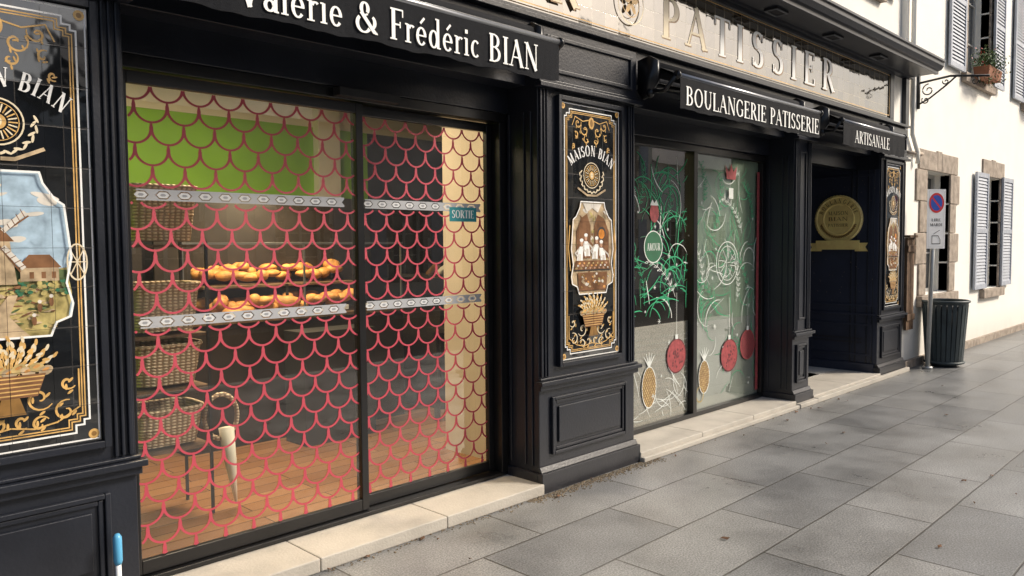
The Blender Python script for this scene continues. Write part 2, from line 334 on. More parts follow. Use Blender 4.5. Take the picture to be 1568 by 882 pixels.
    if c=='é':
        w,g=G['e']; return w,g+[('L',.22,.72,.4,.92,.08)]
    return G[c]
def text_w(txt): return sum(glyph(c)[0]+.04 for c in txt)
def text(d,txt,x0,x1,y,h,k,bold=1):
    W=text_w(txt); sx=(x1-x0)/W; x=x0
    for c in txt:
        w,g=glyph(c)
        for p in g:
            if p[0]=='L':
                ww=p[5]*bold*(sx if abs(p[1]-p[3])<1e-6 else h)
                if abs(p[2]-p[4])<1e-6: ww=p[5]*h
                d.rib([(x+p[1]*sx,y+p[2]*h),(x+p[3]*sx,y+p[4]*h)],ww,k)
            else:
                d.arc(x+p[1]*sx,y+p[2]*h,(p[3]-.03)*sx,(p[4]-.02)*h,p[5],p[6],T*.9*sx*bold if c.isupper() or c=='&' else .12*sx*bold,k,thin=t_*h)
        x+=(w+.04)*sx
def arctext(d,txt,cx,cy,r,a0,a1,h,k):
    ws_=[glyph(c)[0]+.06 for c in txt]; tot=sum(ws_); acc=0
    for i,c in enumerate(txt):
        a=rad(a0+(a1-a0)*(acc+ws_[i]/2)/tot); acc+=ws_[i]
        w,g=glyph(c); ux,uy=math.sin(a),-math.cos(a); vx,vy=math.cos(a),math.sin(a)
        ox,oy=cx+r*math.cos(a)-ux*w*h*.4,cy+r*math.sin(a)-uy*w*h*.4
        tr=lambda X,Y:(ox+ux*X*h*.8+vx*Y*h,oy+uy*X*h*.8+vy*Y*h)
        for p in g:
            if p[0]=='L': d.rib([tr(p[1],p[2]),tr(p[3],p[4])],p[5]*h,k)
            else:
                pts=[];ws=[]
                for q in range(13):
                    b=rad(p[5]+(p[6]-p[5])*q/12); pts.append(tr(p[1]+p[3]*math.cos(b),p[2]+p[4]*math.sin(b))); ws.append(h*(t_+(T-t_)*abs(math.cos(b))))
                d.rib(pts,ws,k)
def wallgrid(mb,x0,x1,z0,z1,y0,y1,ops,k):
    xs=sorted(set([x0,x1]+[o[0] for o in ops]+[o[1] for o in ops])); zs=sorted(set([z0,z1]+[o[2] for o in ops]+[o[3] for o in ops]))
    xs=[x for x in xs if x0<=x<=x1]; zs=[z for z in zs if z0<=z<=z1]
    for i in range(len(xs)-1):
        for j in range(len(zs)-1):
            cx,cz=(xs[i]+xs[i+1])/2,(zs[j]+zs[j+1])/2
            if any(o[0]<cx<o[1] and o[2]<cz<o[3] for o in ops): continue
            mb.box(xs[i],xs[i+1],y0,y1,zs[j],zs[j+1],k)
def shutter(mb,x0,x1,z0,z1,y,k='shutter'):
    fw=.055
    mb.box(x0,x0+fw,y,y+.035,z0,z1,k); mb.box(x1-fw,x1,y,y+.035,z0,z1,k)
    for z in (z0,(z0+z1)/2-.03,z1-.07): mb.box(x0+fw,x1-fw,y+.002,y+.033,z,z+.07,k)
    n=int((z1-z0)/.05)
    for i in range(n):
        z=z0+.07+i*.05
        if z>z1-.1: break
        mb.face([(x0+fw,y+.006,z),(x1-fw,y+.006,z),(x1-fw,y+.022,z+.046),(x0+fw,y+.022,z+.046)],k)
    mb.face([(x0+fw,y+.034,z0),(x1-fw,y+.034,z0),(x1-fw,y+.034,z1),(x0+fw,y+.034,z1)],k)
def hwindow(mb,x0,x1,z0,z1,y,s=1):
    f=.05
    yy=lambda a,b:(min(y+s*a,y+s*b),max(y+s*a,y+s*b))
    a,b=yy(0,.05)
    mb.box(x0,x0+f,a,b,z0,z1,'winwhite'); mb.box(x1-f,x1,a,b,z0,z1,'winwhite'); mb.box(x0+f,x1-f,a,b,z0,z0+f,'winwhite'); mb.box(x0+f,x1-f,a,b,z1-f,z1,'winwhite')
    xm=(x0+x1)/2; a,b=yy(-.005,.045); mb.box(xm-.04,xm+.04,a,b,z0+f,z1-f,'winwhite')
    for q in (1/3,2/3):
        z=z0+(z1-z0)*q; a,b=yy(.01,.04); mb.box(x0+f,xm-.04,a,b,z-.012,z+.012,'winwhite'); mb.box(xm+.04,x1-f,a,b,z-.012,z+.012,'winwhite')
    yg=y+s*.03; P=[(x0,yg,z0),(x1,yg,z0),(x1,yg,z1),(x0,yg,z1)]
    mb.face(P if s>0 else P[::-1],'hglass')
def surround(mb,x0,x1,z0,z1,y,w=.2,p=.02,s=1):
    def bx(a,b,c,d):
        ya,yb=(y-p*s,y+.12*s); mb.box(a,b,min(ya,yb),max(ya,yb),c,d,'stone')
    n=max(4,int((z1-z0)/.33)); h=(z1-z0)/n
    for i in range(n):
        ww=w*(1.55 if i%2 else 1.0); g=.004
        bx(x0-ww,x0,z0+i*h+g,z0+(i+1)*h-g); bx(x1,x1+ww,z0+i*h+g,z0+(i+1)*h-g)
    bx(x0-w*1.2,(x0+x1)/2-.1,z1+.002,z1+.26); bx((x0+x1)/2-.096,(x0+x1)/2+.096,z1+.002,z1+.28); bx((x0+x1)/2+.1,x1+w*1.2,z1+.002,z1+.26)
    ya,yb=(y-p*s-.05*s,y+.12*s); mb.box(x0-w*1.1,x1+w*1.1,min(ya,yb),max(ya,yb),z0-.14,z0-.003,'stone')

# ------------------------------------------------------------------ ground
OY=-12.5
mb=MB(); mb.face([(-300,-300,-.13),(300,-300,-.13),(300,300,-.13),(-300,300,-.13)],'earth'); mb.done('ground')
mb=MB(); mb.face([(-80,-10.9,-.122),(120,-10.9,-.122),(120,-4.9,-.122),(-80,-4.9,-.122)],'asphalt'); mb.done('road')
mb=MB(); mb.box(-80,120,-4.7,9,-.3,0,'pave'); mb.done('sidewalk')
mb=MB()
for i in range(-40,60): mb.box(i*1.0+.004,i*1.0+.996,-4.9,-4.704,-.3,-.002,'step')
mb.done('kerb',bevel=.01)
mb=MB(); mb.box(-80,120,OY,-10.9,-.3,0,'pave'); mb.done('opposite_sidewalk')

# ------------------------------------------------------------------ bakery
bak=empty('bakery_building')
def pilaster(x0,x1,kind,nm):
    mb=MB(); k='navy'
    mb.box(x0,x1,0,.36,0,3.0,k)
    mb.box(x0-.02,x1+.02,-.045,-.001,0,.13,k); mb.box(x0-.02,x0-.001,-.001,.34,0,.13,k); mb.ext([(-.03,.131),(0,.131),(0,.165),(-.012,.165)],x0-.01,x1+.01,k)
    mb.box(x0-.03,x1+.03,-.055,-.001,.70,.728,k); mb.box(x0-.015,x1+.015,-.03,-.001,.665,.698,k); mb.box(x0-.012,x1+.012,-.028,-.001,.73,.745,k)
    w=x1-x0
    def frame(a,b,c,d,p,t):
        mb.box(a,a+t,-p,-.001,c,d,k); mb.box(b-t,b,-p,-.001,c,d,k); mb.box(a+t+.0005,b-t-.0005,-p,-.001,c,c+t,k); mb.box(a+t+.0005,b-t-.0005,-p,-.001,d-t,d,k)
    ins=.11 if w>.6 else .07
    frame(x0+ins,x1-ins,.23,.61,.022,.022); frame(x0+ins+.026,x1-ins-.026,.256,.584,.012,.02); mb.box(x0+ins+.07,x1-ins-.07,-.014,-.001,.30,.54,k)
    for e in ((.012,.03),(.045,.058),(.072,.085)):
        mb.box(x0+e[0],x0+e[1],-.016,-.001,.75,2.59,k); mb.box(x1-e[1],x1-e[0],-.016,-.001,.75,2.59,k)
    if kind is None:
        frame(x0+.11,x1-.11,.85,2.5,.012,.02)
    for a in (.05,.11,.24,.3): mb.box(x0-.012,x0-.001,a,a+.02,.17,2.45,k)
    mb.box(x0-.03,x1+.03,-.06,-.001,2.595,2.625,k); mb.box(x0-.015,x1+.015,-.035,-.001,2.627,2.65,k)
    mb.box(x0,x1,-.02,-.001,2.652,2.98,k)
    a,b,c,d=x0+.06,x1-.06,2.70,2.93
    for bx in ((a,a+.025,c,d),(b-.025,b,c,d),(a+.0255,b-.0255,c,c+.025),(a+.0255,b-.0255,d-.025,d)): mb.box(bx[0],bx[1],-.036,-.021,bx[2],bx[3],k)
    mb.done(nm,bak,bevel=.004)
def tilepanel(x0,x1,kind,nm):
    z0,z1=.83,2.54; W=x1-x0; H=z1-z0; mb=MB()
    mb.box(x0,x1,-.012,-.0015,z0,z1,'tileblk')
    f=.028
    for b in ((x0-f,x0-.001,z0-f,z1+f),(x1+.001,x1+f,z0-f,z1+f),(x0-.0005,x1+.0005,z0-f,z0-.001),(x0-.0005,x1+.0005,z1+.001,z1+f)): mb.box(b[0],b[1],-.034,-.001,b[2],b[3],'navy')
    mb.done(nm+'_tiles',bak,bevel=.002)
    d=Decal((x0,-.0125,z0)); s=W/.64
    X=lambda a:a*s
    def rf(i,w,k,notch=0):
        a,b,c,e=i,.64-i,i,H-i; n=notch
        if n: pts=[(a+n,c),(b-n,c),(b-n,c+n*.6),(b-n*.4,c+n*.6),(b-n*.4,c+n),(b,c+n),(b,e-n),(b-n*.4,e-n),(b-n*.4,e-n*.6),(b-n,e-n*.6),(b-n,e),(a+n,e),(a+n,e-n*.6),(a+n*.4,e-n*.6),(a+n*.4,e-n),(a,e-n),(a,c+n),(a+n*.4,c+n),(a+n*.4,c+n*.6),(a+n,c+n*.6)]
        else: pts=[(a,c),(b,c),(b,e),(a,e)]
        d.rib([(X(p[0]),p[1]) for p in pts],w,k,closed=True)
    rf(.012,.006,'white'); rf(.045,.007,'white',.05); rf(.060,.005,'gold',.05); rf(.070,.005,'gold',.05)
    for cx in (.032,.608):
        for cy in (.032,H-.032): d.ell(X(cx),cy,.02*s,.02,'gold'); d.ell(X(cx),cy,.01*s,.01,'goldd')
    c=.32
    for sg in (1,-1):
        for (ox,oy,r,a0,tn) in ((.07,H-.17,.045,0,400),(.14,H-.13,.035,180,-380),(.05,H-.235,.03,90,330),(.16,H-.21,.025,0,-300),(.19,H-.28,.02,0,300)):
            pts=[];ws=[]
            for i in range(20):
                t=i/19; a=rad(a0+tn*t); rr=r*(.15+.85*t); pts.append((X(c+sg*(ox+rr*math.cos(a))),oy+rr*math.sin(a))); ws.append(.004+.005*math.sin(math.pi*t))
            d.rib(pts,ws,'gold')
            for q in (5,11,16):
                p=pts[q]; d.ell(p[0]+.012*math.cos(q),p[1]+.012*math.sin(q),.011,.004,'gold',8,q*1.3)
        d.rib([(X(c+sg*.02),H-.1),(X(c+sg*.09),H-.115),(X(c+sg*.17),H-.09),(X(c+sg*.2),H-.15)],.006,'gold')
        for (ox,oy,r,a0,tn) in ((.1,.2,.05,-90,420),(.19,.14,.045,90,-380),(.2,.25,.03,0,330),(.1,.1,.035,0,-330),(.04,.12,.03,0,300)):
            pts=[];ws=[]
            for i in range(20):
                t=i/19; a=rad(a0+tn*t); rr=r*(.15+.85*t); pts.append((X(c+sg*(ox+rr*math.cos(a))),oy+rr*math.sin(a))); ws.append(.004+.006*math.sin(math.pi*t))
            d.rib(pts,ws,'cream_let' if kind!='mill' else 'gold')
            for q in (6,12,17):
                p=pts[q]; d.ell(p[0]+.014*math.cos(q),p[1]+.014*math.sin(q),.013,.005,'gold',8,q*1.7)
        d.rib([(X(c+sg*.0),.1),(X(c+sg*.08),.085),(X(c+sg*.16),.1),(X(c+sg*.24),.15),(X(c+sg*.24),.3)],.006,'gold')
    d.ell(X(c),H-.12,.03*s,.04,'gold'); d.ell(X(c),H-.12,.015*s,.025,'goldd')
    arctext(d,'MAISON BIAN',X(c),1.04,.33,131,49,.07,'white')
    cy=1.24
    for r,w,k in ((.085,.006,'cream_let'),(.07,.003,'gold')): d.arc(X(c),cy,r*s,r,0,360,w,k,n=28)
    for i in range(24):
        a=i*math.pi/12; d.rib([(X(c)+.035*math.cos(a),cy+.035*math.sin(a)),(X(c)+.066*math.cos(a),cy+.066*math.sin(a))],.005,'cream_let' if i%2 else 'gold')
    d.ell(X(c),cy,.028,.028,'gold'); d.ell(X(c),cy,.014,.018,'cream_let')
    for i in range(22):
        a=rad(170+i*200/21); d.ell(X(c)+(.115+.012*(i%2))*math.cos(a),cy+.115*math.sin(a),.016,.005,'cream_let',10,a+.9+(i%2))
    d.rib([(X(c-.15),cy-.09),(X(c-.05),cy-.135),(X(c+.05),cy-.135),(X(c+.15),cy-.09)],.014,'pbeige')
    a,b,e,f2=.095,.545,.44,1.06
    shp=[(a+.08,e),(b-.08,e),(b-.06,e+.05),(b-.01,e+.07),(b,e+.12),(b-.02,e+.2),(b,e+.3),(b-.02,f2-.12),(b-.05,f2-.1),(b-.09,f2-.04),(b-.1,f2),(a+.1,f2),(a+.09,f2-.04),(a+.05,f2-.1),(a+.02,f2-.12),(a,e+.3),(a+.02,e+.2),(a,e+.12),(a+.01,e+.07),(a+.06,e+.05)]
    shp=[(X(p[0]),p[1]) for p in shp]
    R=lambda pts:[(X(p[0]),p[1]) for p in pts]
    rp=random.Random(11)
    if kind=='mill':
        d.poly(shp,'psky')
        for q in range(30):
            d.ell(X(rp.uniform(.17,.48)),rp.uniform(.76,1.0),rp.uniform(.02,.07),rp.uniform(.006,.018),'pcloud' if q%3 else 'psky',14,rp.uniform(-.3,.3))
        d.poly(R([(.112,.66),(.25,.7),(.4,.68),(.53,.7),(.545,.6),(.53,.51),(.48,.49),(.465,.44),(.18,.44),(.155,.49),(.1,.52),(.115,.62)]),'pfield')
        d.poly(R([(.12,.67),(.28,.71),(.53,.69),(.535,.65),(.3,.65),(.12,.62)]),'pgreen')
        for q in range(150): 
            d.ell(X(rp.uniform(.17,.48)),rp.uniform(.47,.64),rp.uniform(.006,.022),rp.uniform(.002,.006),rp.choice(['pfield','pgreen','vyel','pbrown','pbeige']),8,rp.uniform(-.5,.5))
        d.poly(R([(.2,.44),(.27,.52),(.33,.6),(.36,.6),(.33,.52),(.37,.47),(.4,.44)]),'pbeige')
        for q in range(60): d.ell(X(rp.uniform(.36,.53)),rp.uniform(.60,.66),.010,.008,rp.choice(['pgreen','vgreen2','pfield']),7)
        d.poly(R([(.23,.64),(.36,.64),(.34,.80),(.25,.80)]),'pcloud'); d.poly(R([(.235,.8),(.355,.8),(.3,.87)]),'pbrown'); d.poly(R([(.3,.64),(.36,.64),(.34,.8),(.31,.8)]),'pbeige')
        d.rect(X(.275),.645,X(.295),.69,'pbrown'); d.rect(X(.285),.73,X(.3),.75,'pbrown')
        d.poly(R([(.37,.65),(.5,.65),(.5,.70),(.37,.70)]),'pbeige'); d.poly(R([(.36,.70),(.51,.70),(.47,.75),(.4,.75)]),'pbrown')
        for q in (.4,.44,.475): d.rect(X(q),.66,X(q+.015),.685,'pbrown')
        for a0 in (35,125,215,305):
            a1=rad(a0); d.rib(R([(.29,.81),(.29+.14*math.cos(a1),.81+.15*math.sin(a1))]),.006,'pbrown')
            d.rib(R([(.29+.04*math.cos(a1+.15),.81+.04*math.sin(a1+.15)),(.29+.14*math.cos(a1+.12),.81+.15*math.sin(a1+.12))]),.018,'pcloud')
            for q in range(5):
                t=.3+.15*q; d.rib(R([(.29+.14*t*math.cos(a1),.81+.15*t*math.sin(a1)),(.29+.15*t*math.cos(a1+.25),.81+.16*t*math.sin(a1+.25))]),.003,'pbrown')
        for q in ((.43,.55),(.47,.57),(.41,.5)): d.ell(X(q[0]),q[1],.008,.018,'pbrown'); d.ell(X(q[0]),q[1]+.022,.007,.007,'pcloud')
        d.arc(X(.565),.72,.035,.07,0,360,.006,'cream_let',n=20)
        for i in range(8):
            a1=i*math.pi/4; d.rib([(X(.565),.72),(X(.565)+.035*math.cos(a1),.72+.07*math.sin(a1))],.004,'cream_let')
    else:
        d.poly(shp,'pbeige')
        for q in range(70): d.ell(X(rp.uniform(.15,.5)),rp.uniform(.5,1.0),rp.uniform(.008,.03),rp.uniform(.004,.014),rp.choice(['pbeige','pbrown','pcloud','pfield']),8,rp.uniform(-1,1))
        d.poly(R([(.15,.68),(.15,.86),(.2,.95),(.26,.98),(.3,.9),(.3,.68)]),'pbrown'); d.poly(R([(.34,.68),(.34,.9),(.38,.98),(.45,.95),(.5,.86),(.5,.68)]),'pbrown')
        d.ell(X(.42),.85,.045*s,.045,'iron',20); d.ell(X(.42),.845,.034*s,.034,'porange',20)
        d.poly(R([(.22,1.05),(.42,1.05),(.38,.99),(.32,1.02),(.26,.99)]),'pcloud')
        for (q,hh,ln) in ((.185,.0,.02),(.265,.035,-.015),(.345,.015,.02),(.44,-.01,-.025)):
            b0=.66+hh
            d.poly(R([(q-.03,b0),(q+.03,b0),(q+.026+ln*.4,b0+.07),(q+.016+ln,b0+.10),(q-.018+ln,b0+.10),(q-.028+ln*.4,b0+.07)]),'white')
            d.rib(R([(q-.02+ln,b0+.09),(q-.045,b0+.055),(q-.02,b0+.03)]),.011,'pcloud'); d.rib(R([(q+.018+ln,b0+.09),(q+.05,b0+.055),(q+.06,b0+.035)]),.011,'pcloud')
            d.ell(X(q+.062),b0+.032,.007,.007,'pskin',8)
            d.poly(R([(q-.014,b0),(q+.014,b0),(q+.012,b0+.05),(q-.012,b0+.05)]),'pcloud')
            d.ell(X(q+ln),b0+.12,.013,.017,'pskin',12); d.ell(X(q+ln),b0+.142,.019,.012,'white',12); d.rib(R([(q+ln-.014,b0+.131),(q+ln+.014,b0+.131)]),.005,'pcloud')
        d.poly(R([(.125,.60),(.515,.60),(.50,.665),(.14,.665)]),'pbrown'); d.rib(R([(.125,.60),(.515,.60)]),.008,'iron'); d.poly(R([(.17,.46),(.47,.46),(.48,.585),(.16,.585)]),'pbrown')
        for q in range(22): d.ell(X(.15+q*.016),.615+.016*(q%3),rp.uniform(.008,.014),.007,rp.choice(['vyel','bread','pcloud','pskin']),9,rp.uniform(-.6,.6))
        for q in range(30): d.ell(X(rp.uniform(.19,.45)),rp.uniform(.48,.575),rp.uniform(.009,.017),rp.uniform(.006,.011),rp.choice(['pbeige','pcloud','bread','pfield','goldd']),9,rp.uniform(-.6,.6))
        for sg in (1,-1): d.rib([(X(c+sg*.235),.6),(X(c+sg*.255),.75),(X(c+sg*.24),.9)],.008,'gold')
    d.rib(shp,.008,'white',closed=True)
    for i in range(27):
        a1=rad(20+140*i/26); L=.11+.035*math.sin(i*2.1); p=(X(c)+L*math.cos(a1)*1.1,.31+L*math.sin(a1)*.8)
        d.rib([(X(c),.27),p],.004,'gold')
        for t in (0,.018,-.018): d.ell(p[0]+t*math.cos(a1),p[1]+t*math.sin(a1),.014,.006,'cream_let' if (i+int(t*60))%2 else 'gold',8,a1+t*25)
    for i in range(9): d.ell(X(.2+i*.03),.31+.014*(i%2),.026,.018,'vyel' if i%2 else 'pbeige',12,.4*(i%3-1)); d.ell(X(.2+i*.03),.314+.014*(i%2),.014,.006,'bread',8,.4)
    d.poly(R([(.2,.3),(.44,.3),(.41,.215),(.23,.215)]),'pbrown')
    for q in range(5): d.rib(R([(.205+q*.006,.29-q*.016),(.435-q*.006,.29-q*.016)]),.005,'gold')
    d.poly(R([(.29,.215),(.35,.215),(.37,.15),(.27,.15)]),'goldd')
    for q in range(1,11):
        if q*.155<H-.02: d.rib([(X(.015),q*.155),(X(.625),q*.155)],.0014,'tileblk')
    for q in (1,2,3): d.rib([(X(q*.16),.015),(X(q*.16),H-.015)],.0014,'tileblk')
    d.mb.done(nm+'_decoration',bak)
pilaster(.28,1.19,'p','pilaster_a'); tilepanel(.42,1.06,'mill','windmill_panel')
pilaster(3.67,4.70,'p','pilaster_b'); tilepanel(3.87,4.51,'bak','bakers_panel')
pilaster(7.30,7.67,None,'pilaster_c')
pilaster(9.52,10.36,'p','pilaster_d'); tilepanel(9.66,10.19,'bak','bakers_panel_b')
mb=MB(); mb.box(-4,.27,.02,.36,0,3.0,'navy')
for x in (-3.6,-2.6,-1.6,-.6): mb.box(x,x+.7,-.0,.019,.25,.6,'navy'); mb.box(x,x+.7,0,.019,.9,2.5,'navy')
mb.done('shopfront_left_panels',bak,bevel=.005)
mb=MB(); k='navy'
for a,b in ((1.19,3.67),(4.70,7.30),(7.67,9.52)):
    mb.box(a+.001,b-.001,.26,.38,2.46,2.999,k); mb.box(a+.001,b-.001,.10,.258,2.62,2.999,k); mb.box(a+.001,b-.001,.0,.098,2.75,2.999,k)
mb.box(-4,10.38,-.05,.36,3.001,3.03,k); mb.box(-4,9.86,-.03,.0,3.031,3.058,k)
mb.box(-4,9.86,-.03,.0,3.572,3.60,k); mb.box(9.735,9.86,-.03,0,3.059,3.571,k); mb.box(10.26,10.38,-.03,.1,3.031,3.6,k)
mb.ext([(-.001,3.601),(-.06,3.601),(-.06,3.625),(-.30,3.63),(-.30,3.615),(-.34,3.615),(-.34,3.65),(-.37,3.66),(-.40,3.70),(-.40,3.74),(-.42,3.745),(-.42,3.77),(-.05,3.83),(.15,3.83),(.15,3.601)][::-1],-4,10.42,k)
mb.done('cornice_and_lintels',bak,bevel=.003)
mb=MB(); mb.box(-4,9.733,-.012,.36,3.059,3.571,'band'); mb.box(9.862,10.259,.02,.36,3.031,3.6,'wall'); mb.done('tile_sign_band',bak)
mb=MB()
for i in range(9):
    x=8.97-1.2*i
    mb.box(x-.11,x+.11,-.22,-.10,3.612,3.626,'dark'); 
    for a in (0,1,2,3):
        P=[(x-.11,x+.11,-.22,-.205),(x-.11,x+.11,-.115,-.10),(x-.11,x-.095,-.2045,-.1155),(x+.095,x+.11,-.2045,-.1155)][a]
        mb.box(P[0],P[1],P[2],P[3],3.604,3.6115,'metalbar')
mb.done('soffit_downlights',bak)
d=Decal((0,-.0125,0)); d.step=.00006
xs=dict(zip(range(9),[5.02,5.36,5.78,6.14,6.40,6.78,7.16,7.44,7.86]))
for i,c in enumerate('PATISSIER'):
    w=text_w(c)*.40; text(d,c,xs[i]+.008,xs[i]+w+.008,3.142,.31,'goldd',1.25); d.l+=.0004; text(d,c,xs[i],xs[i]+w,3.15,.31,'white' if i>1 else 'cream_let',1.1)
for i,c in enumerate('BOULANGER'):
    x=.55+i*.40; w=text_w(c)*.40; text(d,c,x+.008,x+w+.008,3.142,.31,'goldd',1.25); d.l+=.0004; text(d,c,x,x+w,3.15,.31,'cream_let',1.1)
d.arc(4.62,3.31,.15,.15,0,360,.012,'cream_let',n=30); d.arc(4.62,3.31,.1,.1,0,360,.006,'gold',n=30)
for i in range(5): 
    a=rad(90+72*i); d.ell(4.62+.05*math.cos(a),3.31+.05*math.sin(a),.04,.02,'gold',12,a)
d.rib([(-4,3.085),(9.7,3.085)],.008,'gold'); d.rib([(-4,3.545),(9.7,3.545)],.008,'gold'); d.rib([(9.7,3.085),(9.7,3.545)],.008,'gold')
d.mb.done('sign_lettering',bak)

# doors
drs=empty('sliding_glass_doors'); 
mb=MB(); k='navy2'
mb.box(1.20,3.66,.27,.40,2.40,2.459,k); mb.box(1.20,3.66,.27,.40,.072,.095,k)
mb.box(1.20,1.26,.27,.40,.096,2.399,k); mb.box(3.60,3.66,.27,.40,.096,2.399,k)
for (a,b,y) in ((1.262,2.56,.30),(2.53,3.598,.345)):
    mb.box(a,a+.045,y,y+.035,.10,2.395,k); mb.box(b-.045,b,y,y+.035,.10,2.395,k); mb.box(a+.046,b-.046,y+.001,y+.034,.10,.165,k); mb.box(a+.046,b-.046,y+.001,y+.034,2.34,2.395,k)
mb.box(2.35,2.75,.2,.268,2.405,2.45,'dark')
mb.done('door_frames',drs,bevel=.003)
mb=MB()
for (a,b,y) in ((1.30,2.52,.318),(2.57,3.56,.363)): mb.face([(a,y,.16),(b,y,.16),(b,y,2.345),(a,y,2.345)],'glass')
mb.done('door_glass',drs)
for (a,b,y,nm) in ((1.308,2.514,.316,'a'),(2.576,3.552,.361,'b')):
    d=Decal((0,y,0)); d.step=0.000004
    r=.0745; sp=.0975; z=2.345+.0; row=0
    while z>.17:
        off=(row%2)*r; i0=int((a-off)/(2*r))-1
        for i in range(i0,i0+20):
            cx=off+i*2*r
            pts=[];ws=[]
            for q in range(-11,12):
                an=rad(-90+q*8.18); px=cx+r*math.cos(an); pz=z+r*.98*math.sin(an)
                pts.append((px,pz)); ws.append(.010+.008*(abs(q)/11)**3)
            pts=[(cx-r,z+.03)]+pts+[(cx+r,z+.03)]; ws=[.005]+ws+[.005]
            seg=[];sw=[]
            def flush():
                if len(seg)>1: d.rib(list(seg),list(sw),'red')
                seg.clear(); sw.clear()
            for p,w in zip(pts,ws):
                band=any(abs(p[1]-zb)<.034 for zb in (1.845,1.26))
                if a<p[0]<b and .168<p[1]<2.34 and not band: seg.append(p); sw.append(w)
                else: flush()
            flush()
        z-=sp; row+=1
    for zb in (1.845,1.26):
        h=.026; e=.0165; x=a+.01
        while x<b-.11:
            d.poly([(x+.077,zb),(x+.061,zb+e),(x+.061,zb+h),(x+.121,zb+h),(x+.121,zb+e),(x+.105,zb),(x+.121,zb-e),(x+.121,zb-h),(x+.061,zb-h),(x+.061,zb-e)],'greyl')
            d.rect(x+.021,zb+e+.002,x+.061,zb+h,'greyl'); d.rect(x+.021,zb-h,x+.061,zb-e-.002,'greyl')
            d.poly([(x+.041-.03,zb),(x+.041-.016,zb+.0135),(x+.041+.016,zb+.0135),(x+.041+.03,zb),(x+.041+.016,zb-.0135),(x+.041-.016,zb-.0135)],'greyw')
            d.l+=.0002; d.poly([(x+.041-.014,zb),(x+.041-.007,zb+.006),(x+.041+.007,zb+.006),(x+.041+.014,zb),(x+.041+.007,zb-.006),(x+.041-.007,zb-.006)],'greyv'); d.l-=.0002
            x+=.1
    d.mb.done('scallop_vinyl_'+nm,drs)
d=Decal((3.24,.3592,1.755)); d.rect(0,0,.23,.09,'teal'); d.l+=.0003; text(d,'SORTIE',.02,.21,.022,.05,'white',1.3); d.mb.done('exit_label',drs)

# window bay
win=empty('shop_window')
mb=MB(); k='navy2'
mb.box(4.702,7.298,.29,.38,2.40,2.459,k); mb.box(4.702,7.298,.29,.38,.072,.11,k); mb.box(4.702,4.76,.29,.38,.1105,2.399,k); mb.box(7.24,7.298,.29,.38,.1105,2.399,k); mb.box(5.97,6.03,.28,.38,.1105,2.399,k)
mb.done('window_frame',win,bevel=.003)
mb=MB()
for a,b in ((4.761,5.969),(6.031,7.239)): mb.face([(a,.33,.11),(b,.33,.11),(b,.33,2.4),(a,.33,2.4)],'glass')
mb.done('window_glass',win)
mb=MB()
mb.box(4.765,5.965,.336,.340,.112,.93,'lattice'); mb.box(6.035,7.235,.336,.340,.112,.90,'film2'); mb.box(6.035,7.235,.342,.346,.90,2.395,'film')
mb.done('window_film',win)
d=Decal((0,.3285,0)); d.step=.00001
rs=random.Random(3)
for i in range(48):
    for j in range(15):
        x=4.80+i*.024+(j%2)*.012; z=.15+j*.048
        if x<5.95: d.mb.face([d.P((x-.005,z)),d.P((x,z-.009)),d.P((x+.005,z)),d.P((x,z+.009))],'film2')
d.l+=.0001
def wob(x,z,n,st,dr,w,k,x0,x1,z0,z1):
    a=dr; pts=[(x,z)]
    cv=rs.uniform(-.25,.25)
    for i in range(n):
        a+=cv+rs.uniform(-.1,.1); x+=math.cos(a)*st; z+=math.sin(a)*st
        if not(x0<x<x1 and z0<z<z1): break
        pts.append((x,z))
    if len(pts)>2: d.rib(pts,[w*(.5+.8*math.sin(math.pi*(i+.3)/(len(pts)))) for i in range(len(pts))],k)
B1=(4.78,5.95,.95,2.35); B2=(6.05,7.22,.2,2.35)
for i in range(110):
    x=rs.uniform(5.15,5.93); z=rs.uniform(.98,1.75) if i<70 else rs.uniform(1.7,2.2)
    wob(x,z,rs.randint(6,16),.033,rs.choice([0,.3,1.4,1.7,2.8]),rs.uniform(.005,.010),'vgreen' if rs.random()<.75 else ('vgreen2' if rs.random()<.6 else 'vwhite'),*B1)
def leafsprig(x,z,a,L,k,n=7):
    pts=[(x+L*t/8*math.cos(a+.06*t),z+L*t/8*math.sin(a+.06*t)) for t in range(9)]
    d.rib(pts,.004,k)
    for i in range(1,9):
        for sg in (1,-1):
            b=a+.06*i+sg*.8; q=pts[i]; d.rib([q,(q[0]+.025*math.cos(b+.3*sg),q[1]+.025*math.sin(b+.3*sg)),(q[0]+.055*math.cos(b),q[1]+.055*math.sin(b)),(q[0]+.03*math.cos(b-.3*sg),q[1]+.03*math.sin(b-.3*sg)),q],.004,k)
for q in ((5.3,1.1,1.5,.5,'vgreen'),(5.6,1.75,1.0,.45,'vgreen'),(5.75,1.15,2.0,.5,'vwhite'),(5.2,1.9,.9,.35,'vgreen'),(6.2,1.2,1.5,.5,'vwhite'),(6.35,1.7,.8,.5,'vgreen'),(6.9,1.7,1.9,.45,'vwhite'),(7.05,1.0,1.6,.6,'vgreen'),(6.2,1.95,1.2,.35,'vgreen'),(6.15,.95,1.2,.3,'vgreen'),(7.1,1.8,1.5,.4,'vgreen'),(6.45,.95,1.9,.5,'vgreen'),(6.8,1.05,1.2,.4,'vwhite')): leafsprig(*q)
for i in range(90): 
    x=rs.uniform(6.08,7.2); z=rs.uniform(.15,2.3); wob(x,z,rs.randint(6,18),.026,rs.uniform(0,6),rs.uniform(.003,.007),'vwhite' if i%5>2 else 'vgreen',*B2)
for i in range(24):
    x=rs.uniform(5.2,5.93); z=rs.uniform(.15,.5); wob(x,z,9,.03,rs.uniform(0,6),.005,'vwhite',4.78,5.95,.13,.95)
